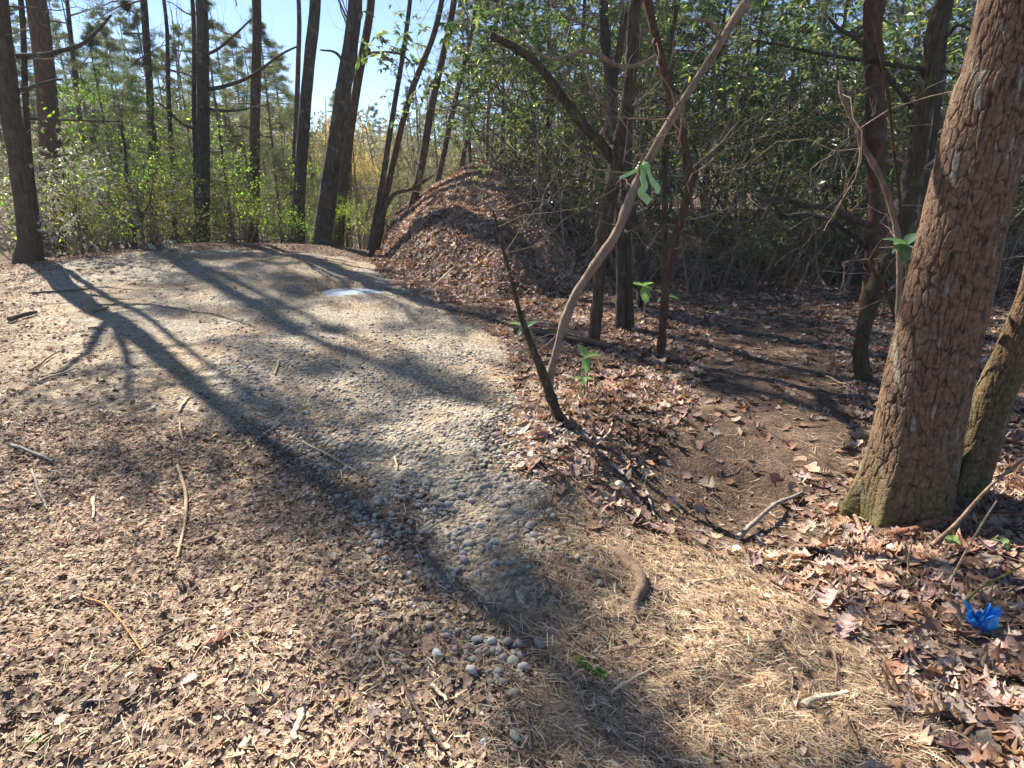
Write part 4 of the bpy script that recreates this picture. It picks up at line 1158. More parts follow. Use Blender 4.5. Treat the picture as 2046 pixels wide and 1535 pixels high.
i = np.arange(hb - 1)[:, None] * nb_; j = np.arange(nb_)[None]; j2 = (j + 1) % nb_
F = np.stack([i + j, i + j2, i + nb_ + j2, i + nb_ + j], -1).reshape(-1, 4)
blue = thing('plastic_scrap', 'crumpled bright blue plastic scrap lying among oak leaves', 'litter', bl)
mb = MB(); mb.add(Vb, F, (0.02, 0.21, 0.72)); mb.add(np.vstack([Vb[:nb_], [[0, 0, 0]]]), np.stack([np.full(nb_, nb_), np.arange(nb_), (np.arange(nb_) + 1) % nb_], -1), (0.02, 0.21, 0.72))
mb.build('crumpled_sheet', M['bluep'], blue)
for k_, (ax_, l_) in enumerate([(0.15, 22), (2.9, 9)]):
    mb = MB()
    p0 = np.array([math.cos(ax_) * 24 * u_, math.sin(ax_) * 16 * u_, 34 * u_]); dd = np.array([math.cos(ax_), math.sin(ax_) * .4, 0.55]) * l_ * u_
    tube(mb, np.array([p0 - dd * .6, p0, p0 + dd * .6, p0 + dd + np.array([0, 0, -0.004])]), np.array([5, 4, 2, 1]) * u_ * .6, 5, (0.03, 0.26, 0.75)); mb.build('strand', M['bluep'], blue)

# ------------------------------------------------------------------ sticks, roots, bark pieces, stones
COLS = {'grey': (0.26, 0.23, 0.20), 'dark': (0.10, 0.075, 0.06), 'tan': (0.42, 0.31, 0.20), 'pale': (0.55, 0.44, 0.30), 'red': (0.22, 0.10, 0.06), 'olive': (0.17, 0.16, 0.05), 'brown': (0.22, 0.15, 0.10), 'orange': (0.40, 0.22, 0.09)}
M['stick'] = mat_attr('dead_wood', 0.85, 35, 0.35, 0.5, 90, spec=0.15)
def stick(name, label, pts, w, c, cat='stick', lift=None, flat=1.0, arch=0.0, forks=0, k=6):
    P = np.array([hit(a, b) for a, b in pts])
    n = max(8, len(P) * 4)
    Q = smooth_path(P, n)
    s = np.linspace(0, 1, n)
    r0 = w / 2 * depth(P[len(P) // 2]) / FPX
    Q[:, 2] = np.maximum(ground(Q[:, 0], Q[:, 1]), np.interp(s, [0, 1], [P[0][2], P[-1][2]]) - 0.01) + (r0 * 0.75 * flat + 0.016 if cat != 'root' else r0 * 0.45 - r0 * 1.8 * np.abs(2 * s - 1) ** 5) + arch * np.sin(s * math.pi)
    Q[:, :2] += np.stack([fbm(s * 6, s * 0 + P[0][0] * 9, 81, 2) - .5, fbm(s * 6, s * 0 + P[0][1] * 9, 82, 2) - .5], -1) * r0 * 1.6
    R = r0 * (1 - 0.35 * s) * (1 + 0.12 * (fbm(s * 14, s * 0 + P[0][0], 83, 2) - .5) * 2)
    root = Q[0].copy()
    mb = MB(); tube(mb, Q - root, R, k, COLS[c], rough=0.08)
    if flat != 1.0:
        mid = Q - root
        for v in mb.V:
            zi = np.interp(v[:, 0] * 0 + 0, [0], [0])
            idx = np.argmin(((v[:, None, :2] - mid[None, :, :2]) ** 2).sum(-1), 1)
            v[:, 2] = mid[idx, 2] + (v[:, 2] - mid[idx, 2]) * flat
    if forks:
        for f in range(forks):
            t = rng.uniform(.3, .85); q = Q[int(t * (n - 1))] - root; dirv = norm(Q[-1] - Q[0]); sd = np.array([-dirv[1], dirv[0], 0.25]) * (1 if f % 2 else -1)
            l = np.linalg.norm(Q[-1] - Q[0]) * 0.25
            tube(mb, np.array([q, q + (dirv + sd) * l * .5, q + (dirv * 1.2 + sd * .8) * l]), [r0 * .5, r0 * .4, r0 * .2], 4, COLS[c])
    o = mb.build(name, M['stick'])
    o.location = root
    return tag(o, label, cat)
for a in [
    ('stick', 'thick grey stick poking in at the left edge of the mulch', [(22, 897), (60, 910), (108, 930)], 8, 'grey'),
    ('stick', 'short bent grey stick below the thick left-edge stick', [(66, 945), (78, 985), (96, 1026)], 6, 'grey'),
    ('stick', 'long pale bent stick lying up the middle of the leaf mulch', [(354, 938), (370, 985), (373, 1035), (366, 1075), (358, 1125)], 8, 'tan'),
    ('wood_splinter', 'pale splinter at the top end of the dark shadowed mulch', [(378, 800), (368, 812), (358, 828)], 7, 'pale'),
    ('twig', 'thin dark twig under the pale splinter in the shadow', [(360, 845), (362, 868), (368, 888)], 4, 'tan'),
    ('twig', 'thin curved orange-tan twig on the brown mulch', [(160, 1201), (210, 1220), (250, 1258), (287, 1312)], 5, 'orange'),
    ('stick', 'dark straight stick crossing the curved orange twig', [(370, 1257), (300, 1298), (216, 1366)], 5, 'dark'),
    ('twig', 'small grey twig low in the lower left leaves', [(165, 1422), (190, 1416), (225, 1411)], 6, 'grey'),
    ('bark_piece', 'rounded brown bark piece right of the long pale stick', [(376, 1096), (402, 1086), (432, 1076)], 13, 'brown'),
    ('wood_splinter', 'short blocky pale splinter left of the long pale stick', [(188, 1000), (188, 1042)], 7, 'pale'),
    ('stick', 'thin straight brown stick lying on the pebbles', [(604, 888), (650, 915), (713, 948)], 5, 'tan'),
    ('twig', 'short pale twig in the middle of the gravel road', [(558, 725), (549, 753)], 5, 'pale'),
    ('stick', 'long dark stick at the bottom right of the mulch', [(796, 1350), (822, 1408), (855, 1462), (890, 1512)], 9, 'dark'),
    ('wood_splinter', 'rotten yellow wood splinter at the bottom middle of the mulch', [(606, 1428), (598, 1458), (591, 1490)], 17, 'pale'),
    ('wood_splinter', 'small pale wood chip right of the long dark stick', [(864, 1384), (893, 1409)], 11, 'pale'),
    ('stick', 'thick dark branch end at the left edge of the road', [(20, 645), (50, 636), (76, 630)], 11, 'dark'),
    ('stick', 'long thin dark stick on the far left road shoulder', [(62, 590), (130, 586), (186, 580)], 5, 'dark'),
    ('stick', 'short stubby stick on the tan needles of the left shoulder', [(186, 628), (202, 624), (216, 619)], 7, 'brown'),
    ('stick', 'pale straight stick on the shaded left shoulder', [(77, 768), (112, 755), (151, 741)], 5, 'pale'),
    ('stick', 'thin dark stick crossing the shadow at the left', [(64, 744), (95, 722), (128, 702)], 5, 'brown'),
    ('twig', 'twig with two arms on the sunny left shoulder', [(177, 660), (200, 660), (216, 664)], 4, 'brown'),
    ('twig', 'long pale twig at the foot of the leafy bank', [(840, 590), (872, 584), (895, 560), (918, 530)], 3.5, 'pale'),
    ('twig', 'short pale twig below the leafy bank', [(868, 584), (878, 606)], 4, 'pale'),
    ('twig', 'small twig upright on the grey pebbles at right of road', [(790, 920), (795, 945)], 6, 'pale'),
    ('twig', 'brown twig on gravel below the ice puddle', [(868, 780), (900, 792)], 4, 'brown'),
    ('twig', 'slender twig on the mulch left of the dark long stick', [(752, 1310), (765, 1335), (776, 1362)], 6, 'tan'),
    ('stick', 'straight grey stick on the dark trail dirt', [(1474, 1086), (1530, 1045), (1600, 995)], 11, 'grey'),
    ('stick', 'dark stick pointing at the foot of the big trunk', [(1692, 1005), (1710, 1052), (1730, 1112)], 10, 'brown'),
    ('branch', 'long rusty red branch lying before the small slanting trunk', [(1778, 1083), (1862, 1060), (1945, 1050), (2060, 1042)], 19, 'red'),
    ('stick', 'curved brown stick at the lower edge of the dark trail', [(1506, 1101), (1540, 1132), (1578, 1156), (1662, 1192)], 8, 'brown'),
    ('stick', 'straight pale peeled stick below the white stone', [(1750, 1130), (1795, 1132), (1840, 1133)], 7, 'pale'),
    ('twig', 'thin twig on the pine needles left of the oak leaves', [(1664, 1308), (1670, 1345), (1668, 1388)], 6, 'brown'),
    ('bark_piece', 'pale curled bark strip on the needles near the bottom', [(1604, 1418), (1645, 1400), (1688, 1394)], 15, 'pale'),
    ('stick', 'brown stick at the bottom of the needle bed', [(1684, 1434), (1698, 1470), (1716, 1512)], 8, 'brown'),
    ('root', 'thick exposed root running down through the pine needles', [(1222, 1096), (1250, 1122), (1275, 1155), (1268, 1200), (1270, 1268)], 30, 'brown', 'root'),
    ('root', 'slim exposed root right of the thick root', [(1372, 1166), (1420, 1165), (1472, 1150)], 13, 'tan', 'root'),
    ('twig', 'short brown twig on the sunny needles at left', [(1126, 1264), (1148, 1288), (1170, 1310)], 7, 'brown'),
    ('stick', 'pale straight twig near the green sprig', [(1222, 1398), (1262, 1370), (1304, 1342)], 6, 'pale'),
    ('twig', 'dark twig at the bottom left of the needle bed', [(1050, 1430), (1056, 1470), (1062, 1510)], 7, 'brown'),
    ('fallen_log', 'dark fallen log lying behind the ribbon sapling', [(1030, 668), (1100, 678), (1165, 690), (1225, 703)], 17, 'dark', 'log'),
    ('branch', 'thin fallen branch lying over the dark fallen log', [(1040, 650), (1110, 665), (1190, 690), (1270, 716)], 7, 'dark'),
    ('twig', 'slender twig on the dark dirt below the lip', [(1290, 990), (1300, 1015), (1306, 1038)], 6, 'grey'),
    ('twig', 'pale leaning twig on the leaves beside the small trunks', [(1205, 885), (1218, 870), (1222, 850)], 5, 'pale'),
    ('branch', 'dead branch on leaves between mossy tree and big trunk', [(1640, 752), (1662, 764), (1700, 780)], 7, 'brown'),
    ('branch', 'grey branch lying on leaves right of the big trunk', [(1900, 830), (1940, 822), (1985, 815)], 13, 'grey'),
    ('branch', 'forked dead branch by the thicket left of the tall dark trunk', [(1690, 570), (1706, 540), (1728, 515)], 9, 'pale')]:
    stick(*a[:5], cat=a[5] if len(a) > 5 else a[0].replace('_', ' '), flat=0.5 if 'bark' in a[0] or 'splinter' in a[0] else 1.0, forks=2 if 'two arms' in a[1] or 'forked' in a[1] else 0)
# stems rising clear of the ground on the right
def free_stem(name, label, pts, w, c, Y, dy=0.0):
    P = np.array([at(a, b, Y + dy * i) for i, (a, b) in enumerate(pts)]); P[0][2] = min(P[0][2], float(ground(P[0][0], P[0][1])) - 0.01)
    Q = smooth_path(P, 16); r0 = w / 2 * depth(P[0]) / FPX
    mb = MB(); tube(mb, Q - P[0], np.linspace(r0, r0 * .5, 16), 6, COLS[c], rough=0.06)
    o = mb.build(name, M['stick']); o.location = P[0]
    return tag(o, label, 'stem')
for a in [('stem', 'brown stem slanting up across the small mossy trunk', [(1841, 1106), (1880, 1075), (1912, 1046), (1950, 1002), (1987, 964), (2050, 915)], 10, 'brown'),
          ('stem', 'olive green stem rising right above the blue plastic', [(1912, 1214), (1950, 1182), (1990, 1158), (2050, 1128)], 6, 'olive'),
          ('stem', 'upright thin twig standing before the white stone', [(1817, 1146), (1815, 1115), (1822, 1085)], 5, 'tan'),
          ('stem', 'thin grey stem leaning over leaves right of big trunk', [(1890, 1180), (1920, 1120), (1960, 1050), (1992, 1000)], 5, 'tan'),
          ('stem', 'reddish twig forking beside the small mossy trunk', [(1885, 870), (1900, 825), (1935, 835), (1990, 850), (2012, 828)], 4, 'red')]:
    Yb_ = float(hit(*a[2][0])[1])
    free_stem(*a, Yb_)

def stone(label, px, py, w, c):
    p = hit(px, py); r = w / 2 * depth(p) / FPX
    V = ICO3[0] * np.array([1, .8, .7]); V = V * (1 + 0.5 * (fbm(V[:, 0] * 1.6 + px, V[:, 1] * 1.6 + V[:, 2] * 1.3 + 7, 91, 3) - .5))[:, None]
    mb = MB(); mb.add(V * r, ICO3[1], c); o = mb.build('stone', M['pebble'])
    o.location = (p[0], p[1], p[2] + r * .3); o.rotation_euler = (0, 0, rng.uniform(0, 6))
    tag(o, label, 'stone')
stone('white angular stone by the red branch near the big trunk', 1781, 1103, 26, (0.52, 0.49, 0.43))
stone('brown stone left of the white stone at the trunk foot', 1744, 1107, 26, (0.26, 0.18, 0.11))
stone('pale stone on the shaded lip above the needle bed', 1236, 976, 28, (0.42, 0.37, 0.28))
stone('small tan stone in the sunny needles below the trail', 1362, 1136, 18, (0.40, 0.27, 0.15))
stone('white stone on mulch beside the long dark stick', 873, 1311, 24, (0.5, 0.48, 0.45))
stone('grey stone touching the white stone on the mulch', 857, 1322, 14, (0.34, 0.33, 0.33))
stone('rounded grey stone low in the mulch below the wood chip', 968, 1488, 20, (0.34, 0.35, 0.37))
stone('small grey stone above the grey stones in the mulch', 758, 1222, 13, (0.33, 0.33, 0.33))
stone('speckled grey stone on trail under the straight grey stick', 1518, 1076, 18, (0.3, 0.28, 0.26))
stone('white quartz stone low on the left mulch', 647, 1290, 16, (0.55, 0.53, 0.5))

# ------------------------------------------------------------------ seedlings, sprig, leafy stem
LEAFM = {}
def big_leaf_mesh(col, key):
    if key in LEAFM: return LEAFM[key]
    n = 9; t = np.linspace(0, 1, n); wd = np.sin(math.pi * t ** .85) ** .8 * .5; wd[0] = .01; wd[-1] = .01
    mid = np.stack([t, 0 * t, -0.22 * t * t], -1)
    V = np.concatenate([mid + np.stack([0 * t, wd, .28 * wd], -1), mid, mid + np.stack([0 * t, -wd, .28 * wd], -1)])
    i = np.arange(n - 1); F = np.concatenate([np.stack([i, n + i, n + i + 1, i + 1], -1), np.stack([n + i, 2 * n + i, 2 * n + i + 1, n + i + 1], -1)])
    c = np.tile(np.array(col), (3 * n, 1)); c[n:2 * n] *= 1.35
    mb = MB(); mb.add(V, F, c); LEAFM[key] = mb.mesh('leaf', M['rhodo']); return LEAFM[key]
def seedling(label, px, py, pbase, leaves, col, key, name='seedling', Y=None):
    b = hit(*pbase) if Y is None else at(*pbase, Y)
    root = b.copy(); u = depth(b) / FPX
    t = thing(name, label, 'plant', root)
    hd = at(px, py, b[1]) - root
    mb = MB(); tube(mb, smooth_path(np.array([[0, 0, -0.01], hd * .5 + [0.01, 0, 0], hd]), 8), np.linspace(2.2, 1.5, 8) * u, 5, (0.16, 0.13, 0.06)); mb.build('stem', M['twig'], t)
    me = big_leaf_mesh(col, key)
    for (az, el, l, w) in leaves:
        o = link('leaf', me, t, hd); o.scale = (l * u, w * u, l * u)
        o.rotation_euler = (rng.normal(0, .2), -math.radians(el), math.radians(az))
G1 = (0.16, 0.26, 0.09); G2 = (0.10, 0.19, 0.08); G3 = (0.075, 0.14, 0.085)
seedling('leafy green seedling between mossy trunk and reddish stem', 1286, 572, (1288, 640), [(170, 20, 28, 17), (20, 25, 24, 15), (-80, -55, 36, 20), (-20, -15, 22, 13), (80, 20, 22, 14)], G1, 'a')
seedling('green seedling sprouting at the reddish stem', 1330, 592, (1322, 700), [(140, 35, 26, 15), (-20, 0, 26, 14), (200, -20, 20, 12)], G1, 'a')
seedling('low three-leaved seedling right of the ribbon sapling base', 1170, 716, (1172, 790), [(130, 55, 34, 19), (10, 20, 32, 18), (-85, -45, 30, 19)], G2, 'b')
seedling('small seedling nearest the ribbon sapling foot', 1165, 757, (1166, 800), [(180, 10, 24, 13), (0, 10, 22, 12), (-90, -10, 20, 12)], G2, 'b')
seedling('green leaves on the short dark stem at the left of the thicket', 1052, 655, (1060, 720), [(170, 25, 36, 20), (30, 35, 32, 20), (-70, -40, 30, 18), (-150, -30, 28, 17)], G2, 'b')
seedling('cluster of big blue-green leaves against the big trunk', 1812, 490, (1800, 690), [(160, 25, 44, 26), (30, 45, 40, 24), (-120, -35, 46, 26), (-60, -55, 50, 27), (90, 10, 40, 24), (200, -10, 38, 18)], G3, 'c', 'leafy_plant', Y=3.3)
seedling('small green weed among leaves at right of the white stone', 2000, 1085, (2000, 1100), [(160, 20, 20, 14), (20, 20, 22, 14), (-90, 5, 18, 12)], G1, 'a')
seedling('small green weed among leaves below the red branch', 1905, 1080, (1905, 1094), [(150, 15, 22, 14), (40, 20, 20, 13), (-70, 5, 20, 12)], G1, 'a')
seedling('tiny green weed at the bottom left corner of the mulch', 65, 1485, (65, 1494), [(160, 25, 22, 12), (20, 20, 22, 12), (-90, 5, 20, 11), (80, 25, 18, 10)], G2, 'b')
# fir sprig
sb = hit(1180, 1345); u = depth(sb) / FPX
sp_ = thing('evergreen_sprig', 'small green evergreen sprig dropped on the pine needles', 'sprig', sb)
p0, p1 = hit(1148, 1325) - sb, hit(1210, 1362) - sb
mb = MB(); ax_ = np.linspace(0, 1, 8)[:, None] * (p1 - p0) + p0 + [0, 0, .012]; tube(mb, ax_, .0018, 4, (0.2, 0.15, 0.07)); mb.build('stem', M['twig'], sp_)
n = 90; tt = rng.random(n)[:, None]; O = p0 + (p1 - p0) * tt + [0, 0, .013]; dv = norm(p1 - p0); sv = np.array([-dv[1], dv[0], 0])
D = norm(dv * .6 + sv * np.where(np.arange(n) % 2, 1, -1)[:, None] + rng.normal(0, .3, (n, 3)) + [0, 0, .25]); X, Y, Z = frames(D, np.tile([0, 0, 1.], (n, 1)))
f = MB(); scatter(f, T_DIA, O, X, Y, Z, np.full(n, 13 * u), np.full(n, 3.6 * u), jitter([(0.13, 0.24, 0.05), (0.2, 0.32, 0.07)], n, .15)); f.build('needles', M['leaf'], sp_, False)

# ------------------------------------------------------------------ litter
def gnormal(x, y, e=0.05):
    dx = (ground(x + e, y) - ground(x - e, y)) / (2 * e); dy = (ground(x, y + e) - ground(x, y - e)) / (2 * e)
    return norm(np.stack([-dx, -dy, np.ones_like(dx)], -1))

def in_view(x, y, pad=0.12):
    u, v, z = project(np.stack([x, y, ground(x, y)], -1))
    return (u > -2046 * pad) & (u < 2046 * (1 + pad)) & (v < 1535 * (1 + pad)) & (z > .3)

BROWN = [(0.24, 0.165, 0.12), (0.30, 0.21, 0.155), (0.19, 0.13, 0.10), (0.36, 0.27, 0.21), (0.25, 0.145, 0.095), (0.31, 0.24, 0.205), (0.15, 0.105, 0.09)]
RUST = [(0.29, 0.165, 0.10), (0.36, 0.245, 0.17), (0.24, 0.14, 0.09), (0.42, 0.32, 0.245), (0.21, 0.14, 0.11), (0.35, 0.27, 0.225)]
BITC = [(0.30, 0.215, 0.15), (0.40, 0.30, 0.21), (0.22, 0.15, 0.105), (0.46, 0.36, 0.25), (0.15, 0.105, 0.08), (0.33, 0.26, 0.205), (0.24, 0.16, 0.11)]

def leaf_scatter(mb, tpls, x, y, size, cols, amt=.25, tilt=.3, ratio=1.0, lift=0.004):
    n = len(x)
    if n == 0: return
    O = np.stack([x, y, ground(x, y) + lift + rng.random(n) * 0.012], -1)
    nm = norm(gnormal(x, y) + rng.normal(0, tilt, (n, 3)) * [1, 1, .3])
    az = rng.uniform(0, 2 * math.pi, n); D = np.stack([np.cos(az), np.sin(az), np.zeros(n)], -1); D = norm(D - nm * (D * nm).sum(1, keepdims=True))
    X, Y, Z = frames(D, nm)
    c = jitter(cols, n, amt) * (0.45 + 1.0 * fbm(x * 1.4, y * 1.4, 46, 4))[:, None]
    pick = rng.integers(0, len(tpls), n)
    for k, tp in enumerate(tpls):
        q = pick == k
        scatter(mb, tp, O[q], X[q], Y[q], Z[q], size[q], size[q] * ratio, c[q])

def cand(n, x0, x1, y0, y1):
    x = rng.uniform(x0, x1, n); y = rng.uniform(y0, y1, n); k = in_view(x, y); return x[k], y[k]

lit = MB()
# crumbled leaf mulch, lower left
x, y = cand(95000, -4.2, 1.0, 0.8, 5.2); d_ = sdist(MULCH, x, y) + (fbm(x * 2, y * 2, 33, 3) - .5) * .6; k = d_ < 0.05; x, y = x[k], y[k]
sz = .010 + .026 * rng.random(len(x)) ** 2.2; leaf_scatter(lit, T_MULCH, x, y, sz, BITC, .3, .25)
x, y = cand(2600, -4.2, 1.0, 0.8, 5.0); d_ = sdist(MULCH, x, y); k = d_ < 0.05; x, y = x[k], y[k]
leaf_scatter(lit, T_PLAIN + T_OAK, x, y, rng.uniform(.03, .06, len(x)), BITC, .28, .2)
# sparse bits over road and shoulder
x, y = cand(26000, -10, 0.6, 3.0, 14); d_ = sdist(ROAD, x, y); k = (d_ > -.15) | (rng.random(len(x)) < .16); x, y = x[k], y[k]
leaf_scatter(lit, T_BIT, x, y, rng.uniform(.02, .06, len(x)), BITC + [(0.40, .30, .19)], .25, .35)
# the bank
x, y = cand(30000, -4.6, 2.2, 8.8, 16); toe = np.interp(x, TOE_X, TOE_Y); k = y > toe - .5 + rng.normal(0, .35, len(x)); x, y = x[k], y[k]
leaf_scatter(lit, T_PLAIN, x, y, rng.uniform(.07, .15, len(x)), RUST, .3, .32)
# right-hand forest floor
def rightside(x, y):
    return sdist(ROAD, x, y) > 0.03
x, y = cand(52000, -0.3, 11, 2.6, 13); n0 = fbm(x * .8, y * .8, 34, 3)
onpath = sdist(TRAIL, x, y) < 0.0; ndl = sdist(NEEDL, x, y) < .05
k = rightside(x, y) & (rng.random(len(x)) < np.where(onpath, .13, np.where(ndl, .15, .35 + n0))); x, y = x[k], y[k]
leaf_scatter(lit, T_PLAIN + T_OAK[:3], x, y, rng.uniform(.06, .125, len(x)), RUST + BROWN, .3, .25)
# lower right corner: deep oak litter
x, y = cand(5000, .8, 3.6, 1.0, 3.6); px_, py_, _z = project(np.stack([x, y, ground(x, y)], -1))
k = (sdist(NEEDL, x, y) + (fbm(x * 3, y * 3, 35, 3) - .5) * .5 > .0) & (sdist(TRAIL, x, y) > .02) & (px_ > 1450); x, y = x[k], y[k]
leaf_scatter(lit, T_PLAIN + T_OAK, x, y, rng.uniform(.045, .11, len(x)), RUST, .3, .3)
x, y = cand(3500, 0.0, 3.0, 0.9, 3.4); k = rightside(x, y); leaf_scatter(lit, T_BIT, x[k], y[k], rng.uniform(.015, .045, k.sum()), BITC, .3, .4)
for bx_, by_, rr_, nn_ in ((bt.location.x, bt.location.y, .34, 260), (st.location.x, st.location.y, .2, 160)):
    a_ = rng.uniform(0, 6.28, nn_); r_ = rr_ * (0.75 + rng.random(nn_) * .8)
    leaf_scatter(lit, T_PLAIN + T_OAK, bx_ + np.cos(a_) * r_, by_ + np.sin(a_) * r_, rng.uniform(.04, .09, nn_), RUST + BROWN, .3, .4, lift=.012)
lo = lit.build('leaf_litter', M['deadleaf'], floor)
tag(lo, 'carpet of small dead leaves over the forest floor', kind='stuff')

# pine needles
nd = MB()
def needles(x, y, L0, w, cols, lift=0.01):
    n = len(x)
    O = np.stack([x, y, ground(x, y) + rng.random(n) * lift + .005], -1)
    az = rng.uniform(0, 2 * math.pi, n) * .75 + fbm(x * 1.5, y * 1.5, 36, 2) * 3
    nm = gnormal(x, y); D = np.stack([np.cos(az), np.sin(az), rng.normal(0, .13, n)], -1)
    D = norm(D - nm * (D * nm).sum(1, keepdims=True) + nm * rng.normal(0.02, .10, (n, 1)))
    X, Y, Z = frames(D, nm)
    ls = L0 * rng.uniform(.5, 1.2, n)
    scatter(nd, T_NEEDLE, O, X, Y, Z, ls, np.full(n, w) * rng.uniform(.7, 1.5, n), jitter(cols, n, .3), H=ls * rng.uniform(-2, 3, n))
NC = [(0.43, 0.31, 0.19), (0.38, 0.25, 0.14), (0.50, 0.39, 0.26), (0.28, 0.18, 0.11), (0.56, 0.46, 0.33), (0.24, 0.16, .11)]
x, y = cand(42000, -0.1, 2.6, 0.8, 3.4); d_ = sdist(NEEDL, x, y) + (fbm(x * 3, y * 3, 37, 3) - .5) * .5; k = (d_ < .12) & rightside(x, y) | (rng.random(len(x)) < .10); needles(x[k], y[k], .075, .0022, NC)
x, y = cand(16000, -4.0, .8, .8, 5); k = (sdist(MULCH, x, y) < .1) | (rng.random(len(x)) < .35); needles(x[k], y[k], .075, .002, NC)
x, y = cand(16000, -9, .4, 4, 13); k = (sdist(ROAD, x, y) > -.1) | (rng.random(len(x)) < .25); needles(x[k], y[k], .11, .005, NC + [(0.5, .4, .27)])
x, y = cand(7000, -1.6, .7, 1.2, 5.5); k = rng.random(len(x)) < .3 + .7 * fbm(x * 2, y * 2, 44, 3) * sstep(4.5, 1.8, y); needles(x[k], y[k], .085, .0026, NC)
x, y = cand(14000, 0, 8, 3, 11); k = rightside(x, y); needles(x[k], y[k], .10, .0035, NC)
tag(nd.build('needle_litter', M['needle'], floor, False), 'dry tan pine needles over the ground', kind='stuff')

# dry twiglets
tw = MB()
for (n, x0, x1, y0, y1, s) in ((260, -7, .3, 1.2, 10, 1.), (420, 0, 7, 1.2, 11, 1.2), (120, -3.5, 1.5, 9, 13, 1.4)):
    x, y = cand(n, x0, x1, y0, y1)
    for a_, b_ in zip(x, y):
        az = rng.uniform(0, 6.28); l = rng.uniform(.05, .22) * s; t = np.linspace(-.5, .5, 5)
        xx = a_ + math.cos(az) * l * t + rng.normal(0, .006, 5); yy = b_ + math.sin(az) * l * t + rng.normal(0, .006, 5)
        zz = ground(xx, yy) + .008 + rng.random() * .02
        tube(tw, np.stack([xx, yy, zz], -1), np.linspace(.003, .0016, 5) * s, 4, jitter([COLS['brown'], COLS['dark'], COLS['tan'], COLS['grey']], 1)[0])
tag(tw.build('twig_litter', M['stick'], floor), 'tiny broken twigs strewn over the ground', kind='stuff')

# dead leaves one can pick out: the 300 nearest, each an object of the floor
leafmesh = []
for i in range(24):
    tp = (T_OAK + T_OAK)[i % 12] if i % 4 else outline_leaf(900 + i, 0, 13, .3, .012)
    mb = MB(); c = jitter(RUST if i % 3 else BROWN, 1, .2)[0]
    cc = np.tile(c, (len(tp[0]), 1)); ns_ = len(tp[0]) // 3; cc[ns_:2 * ns_] *= 1.25
    mb.add(tp[0], tp[1][0], cc); leafmesh.append(mb.mesh('dead_leaf', M['deadleaf']))
spots = []
hand = [(1702, 1205, .16), (1812, 1248, .15), (1880, 1125, .16), (1545, 1235, .13), (1765, 1175, .10), (1855, 1320, .12), (1930, 1320, .13), (1985, 1330, .13), (1960, 1400, .14), (1990, 1440, .12), (1905, 1260, .12), (1985, 1190, .12),
        (1240, 790, .15), (1195, 915, .13), (1150, 900, .12), (1075, 760, .13), (1300, 845, .12), (525, 935, .10), (405, 955, .06), (435, 1290, .10), (375, 1185, .10), (310, 1340, .09), (250, 940, .07), (330, 1010, .08), (430, 1500, .06), (750, 1440, .06), (690, 1400, .06)]
for a_, b_, s_ in hand:
    p = hit(a_, b_); spots.append((p[0], p[1], s_))
x, y = cand(900, -3.6, 1.0, .9, 4.2); k = (sdist(MULCH, x, y) < 0); spots += [(a_, b_, rng.uniform(.035, .06)) for a_, b_ in zip(x[k][:110], y[k][:110])]
x, y = cand(1500, .4, 3.6, 1.0, 3.6); px_, py_, _z = project(np.stack([x, y, ground(x, y)], -1)); k = (sdist(NEEDL, x, y) > -.05) & (sdist(TRAIL, x, y) > .05) & (px_ > 1500); spots += [(a_, b_, rng.uniform(.08, .14)) for a_, b_ in zip(x[k][:100], y[k][:100])]
x, y = cand(900, -.1, 3.5, 3.0, 6.5); k = rightside(x, y) & (sdist(TRAIL, x, y) > 0); spots += [(a_, b_, rng.uniform(.09, .15)) for a_, b_ in zip(x[k][:62], y[k][:62])]
for i, (a_, b_, s_) in enumerate(spots[:300]):
    o = link('dead_leaf', leafmesh[rng.integers(24)], floor, (a_, b_, float(ground(a_, b_)) + .012))
    o.scale = (s_, s_, s_); o.rotation_euler = (rng.normal(0, .25), rng.normal(0, .25), rng.uniform(0, 6.28))

# pebbles
PZ = poly_px([(1034, 1330), (900, 1190), (730, 1020), (590, 890), (480, 800), (430, 700), (490, 620), (700, 600), (900, 680), (1020, 780), (1040, 1000)])
st_ = .025
xs = np.arange(PZ[:, 0].min() - .4, PZ[:, 0].max() + .4, st_); ys = np.arange(PZ[:, 1].min() - .3, min(PZ[:, 1].max(), 7.5), st_ * .9)
X, Y = np.meshgrid(xs, ys); X = X + (np.arange(len(ys)) % 2)[:, None] * st_ / 2
x = (X + rng.normal(0, .006, X.shape)).ravel(); y = (Y + rng.normal(0, .006, X.shape)).ravel()
D = sdist(PZ, x, y); nn = fbm(x * 2.5, y * 2.5, 38, 3)
k = (rng.random(len(x)) < sstep(.25, -.1, D + (nn - .5) * 1.0) * (1.0 - .75 * sstep(3.2, 7.0, y)) * np.where(fbm(x * 6, y * 6, 48, 2) > .62, .35, .95)) & in_view(x, y, .03) & (nn < .68)
x, y = x[k], y[k]
sz = st_ * np.exp(rng.normal(0, .42, len(x))).clip(.4, 2.1)
PEBC = [(0.30, 0.265, 0.215), (0.35, 0.315, 0.255), (0.26, 0.24, 0.205), (0.39, 0.345, 0.27), (0.33, 0.275, 0.21), (0.24, 0.225, 0.205)]
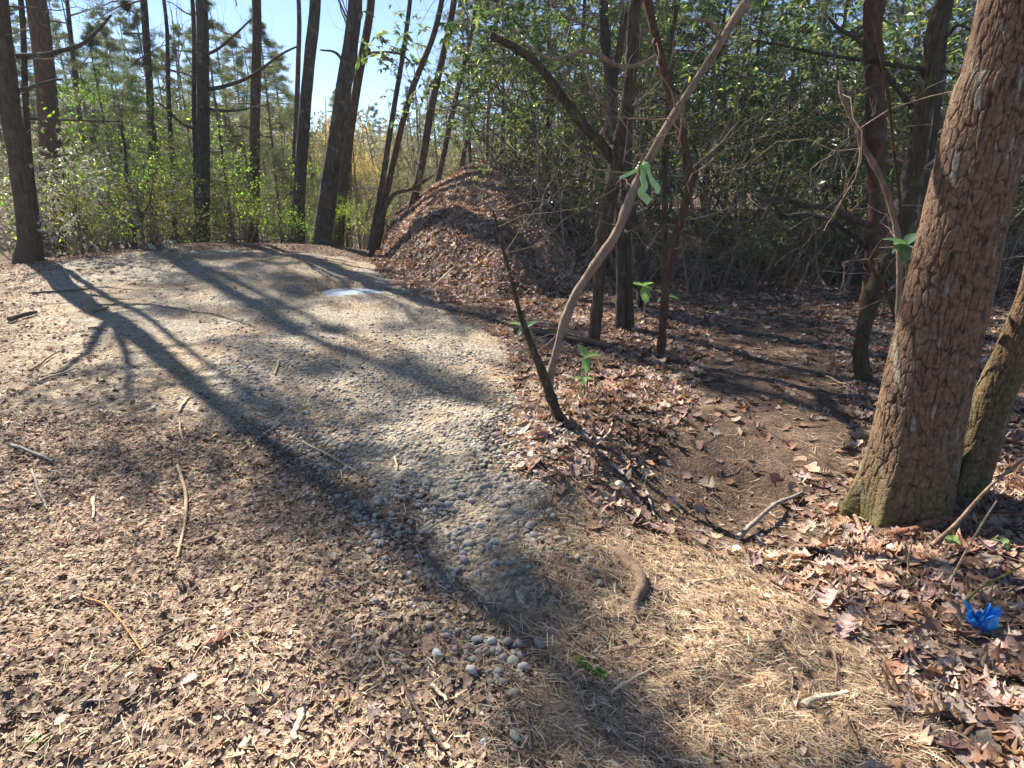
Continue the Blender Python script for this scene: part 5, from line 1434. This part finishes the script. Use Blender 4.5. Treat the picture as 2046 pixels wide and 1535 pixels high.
# scattered pebbles in the mulch
x2, y2 = cand(900, -1.8, .4, 1.2, 3.5); k2 = (fbm(x2 * 2.2, y2 * 2.2, 39, 3) > .56) & (project(np.stack([x2, y2, ground(x2, y2)], -1))[0] > 560); x2, y2 = x2[k2], y2[k2]
x = np.concatenate([x, x2]); y = np.concatenate([y, y2]); sz = np.concatenate([sz, rng.uniform(.02, .04, len(x2))])
n = len(x)
O = np.stack([x, y, ground(x, y) + .010 + sz * rng.uniform(-.10, .16, n)], -1)
nm = norm(gnormal(x, y) + rng.normal(0, .15, (n, 3))); az = rng.uniform(0, 6.28, n); Dv = np.stack([np.cos(az), np.sin(az), np.zeros(n)], -1)
Xa, Ya, Za = frames(norm(Dv - nm * (Dv * nm).sum(1, keepdims=True)), nm)
pc_ = jitter(PEBC, n, .16)
big = np.argsort(-(sz / np.maximum(y, .8)))[:300]; isbig = np.zeros(n, bool); isbig[big] = True
pb = MB(); pick = rng.integers(0, 5, n)
for q in range(5):
    k = (pick == q) & ~isbig
    scatter(pb, T_PEB[q], O[k], Xa[k], Ya[k], Za[k], sz[k], sz[k], pc_[k])
tag(pb.build('gravel', M['pebble'], road), 'close-set rounded pebbles of the road', kind='stuff')
pmesh = []
for i in range(12):
    tp = pebble_tpl(40 + i, ICO2); V = tp[0] * (1 - .0) ; mb = MB(); mb.add(V, tp[1][0], jitter(PEBC, 1, .15)[0]); pmesh.append(mb.mesh('pebble', M['pebble']))
for i in big:
    o = link('pebble', pmesh[rng.integers(12)], road, O[i]); o.scale = (sz[i],) * 3; o.rotation_euler = (rng.normal(0, .2), rng.normal(0, .2), az[i])

# ------------------------------------------------------------------ sunlit air
lo_, hi_ = np.array([-226, -16, -6.0]), np.array([226, 266, 40.0])
c8 = np.array([[x, y, z] for x in (0, 1) for y in (0, 1) for z in (0, 1)]) * (hi_ - lo_) + lo_
mb = MB(); mb.add(c8, np.array([[0, 1, 3, 2], [4, 6, 7, 5], [0, 4, 5, 1], [2, 3, 7, 6], [0, 2, 6, 4], [1, 5, 7, 3]]))
m, nt_, bs, out = new_mat('woodland_haze')
nt_.nodes.remove(bs)
pv = N(nt_, 'ShaderNodeVolumePrincipled')
pv.inputs['Color'].default_value = (0.93, 0.96, 1.0, 1); pv.inputs['Density'].default_value = 0.0007; pv.inputs['Anisotropy'].default_value = 0.25
nt_.links.new(pv.outputs[0], out.inputs['Volume'])
tag(mb.build('haze', m, None, False), 'thin pale sunlit haze filling the woods', 'haze', kind='stuff')
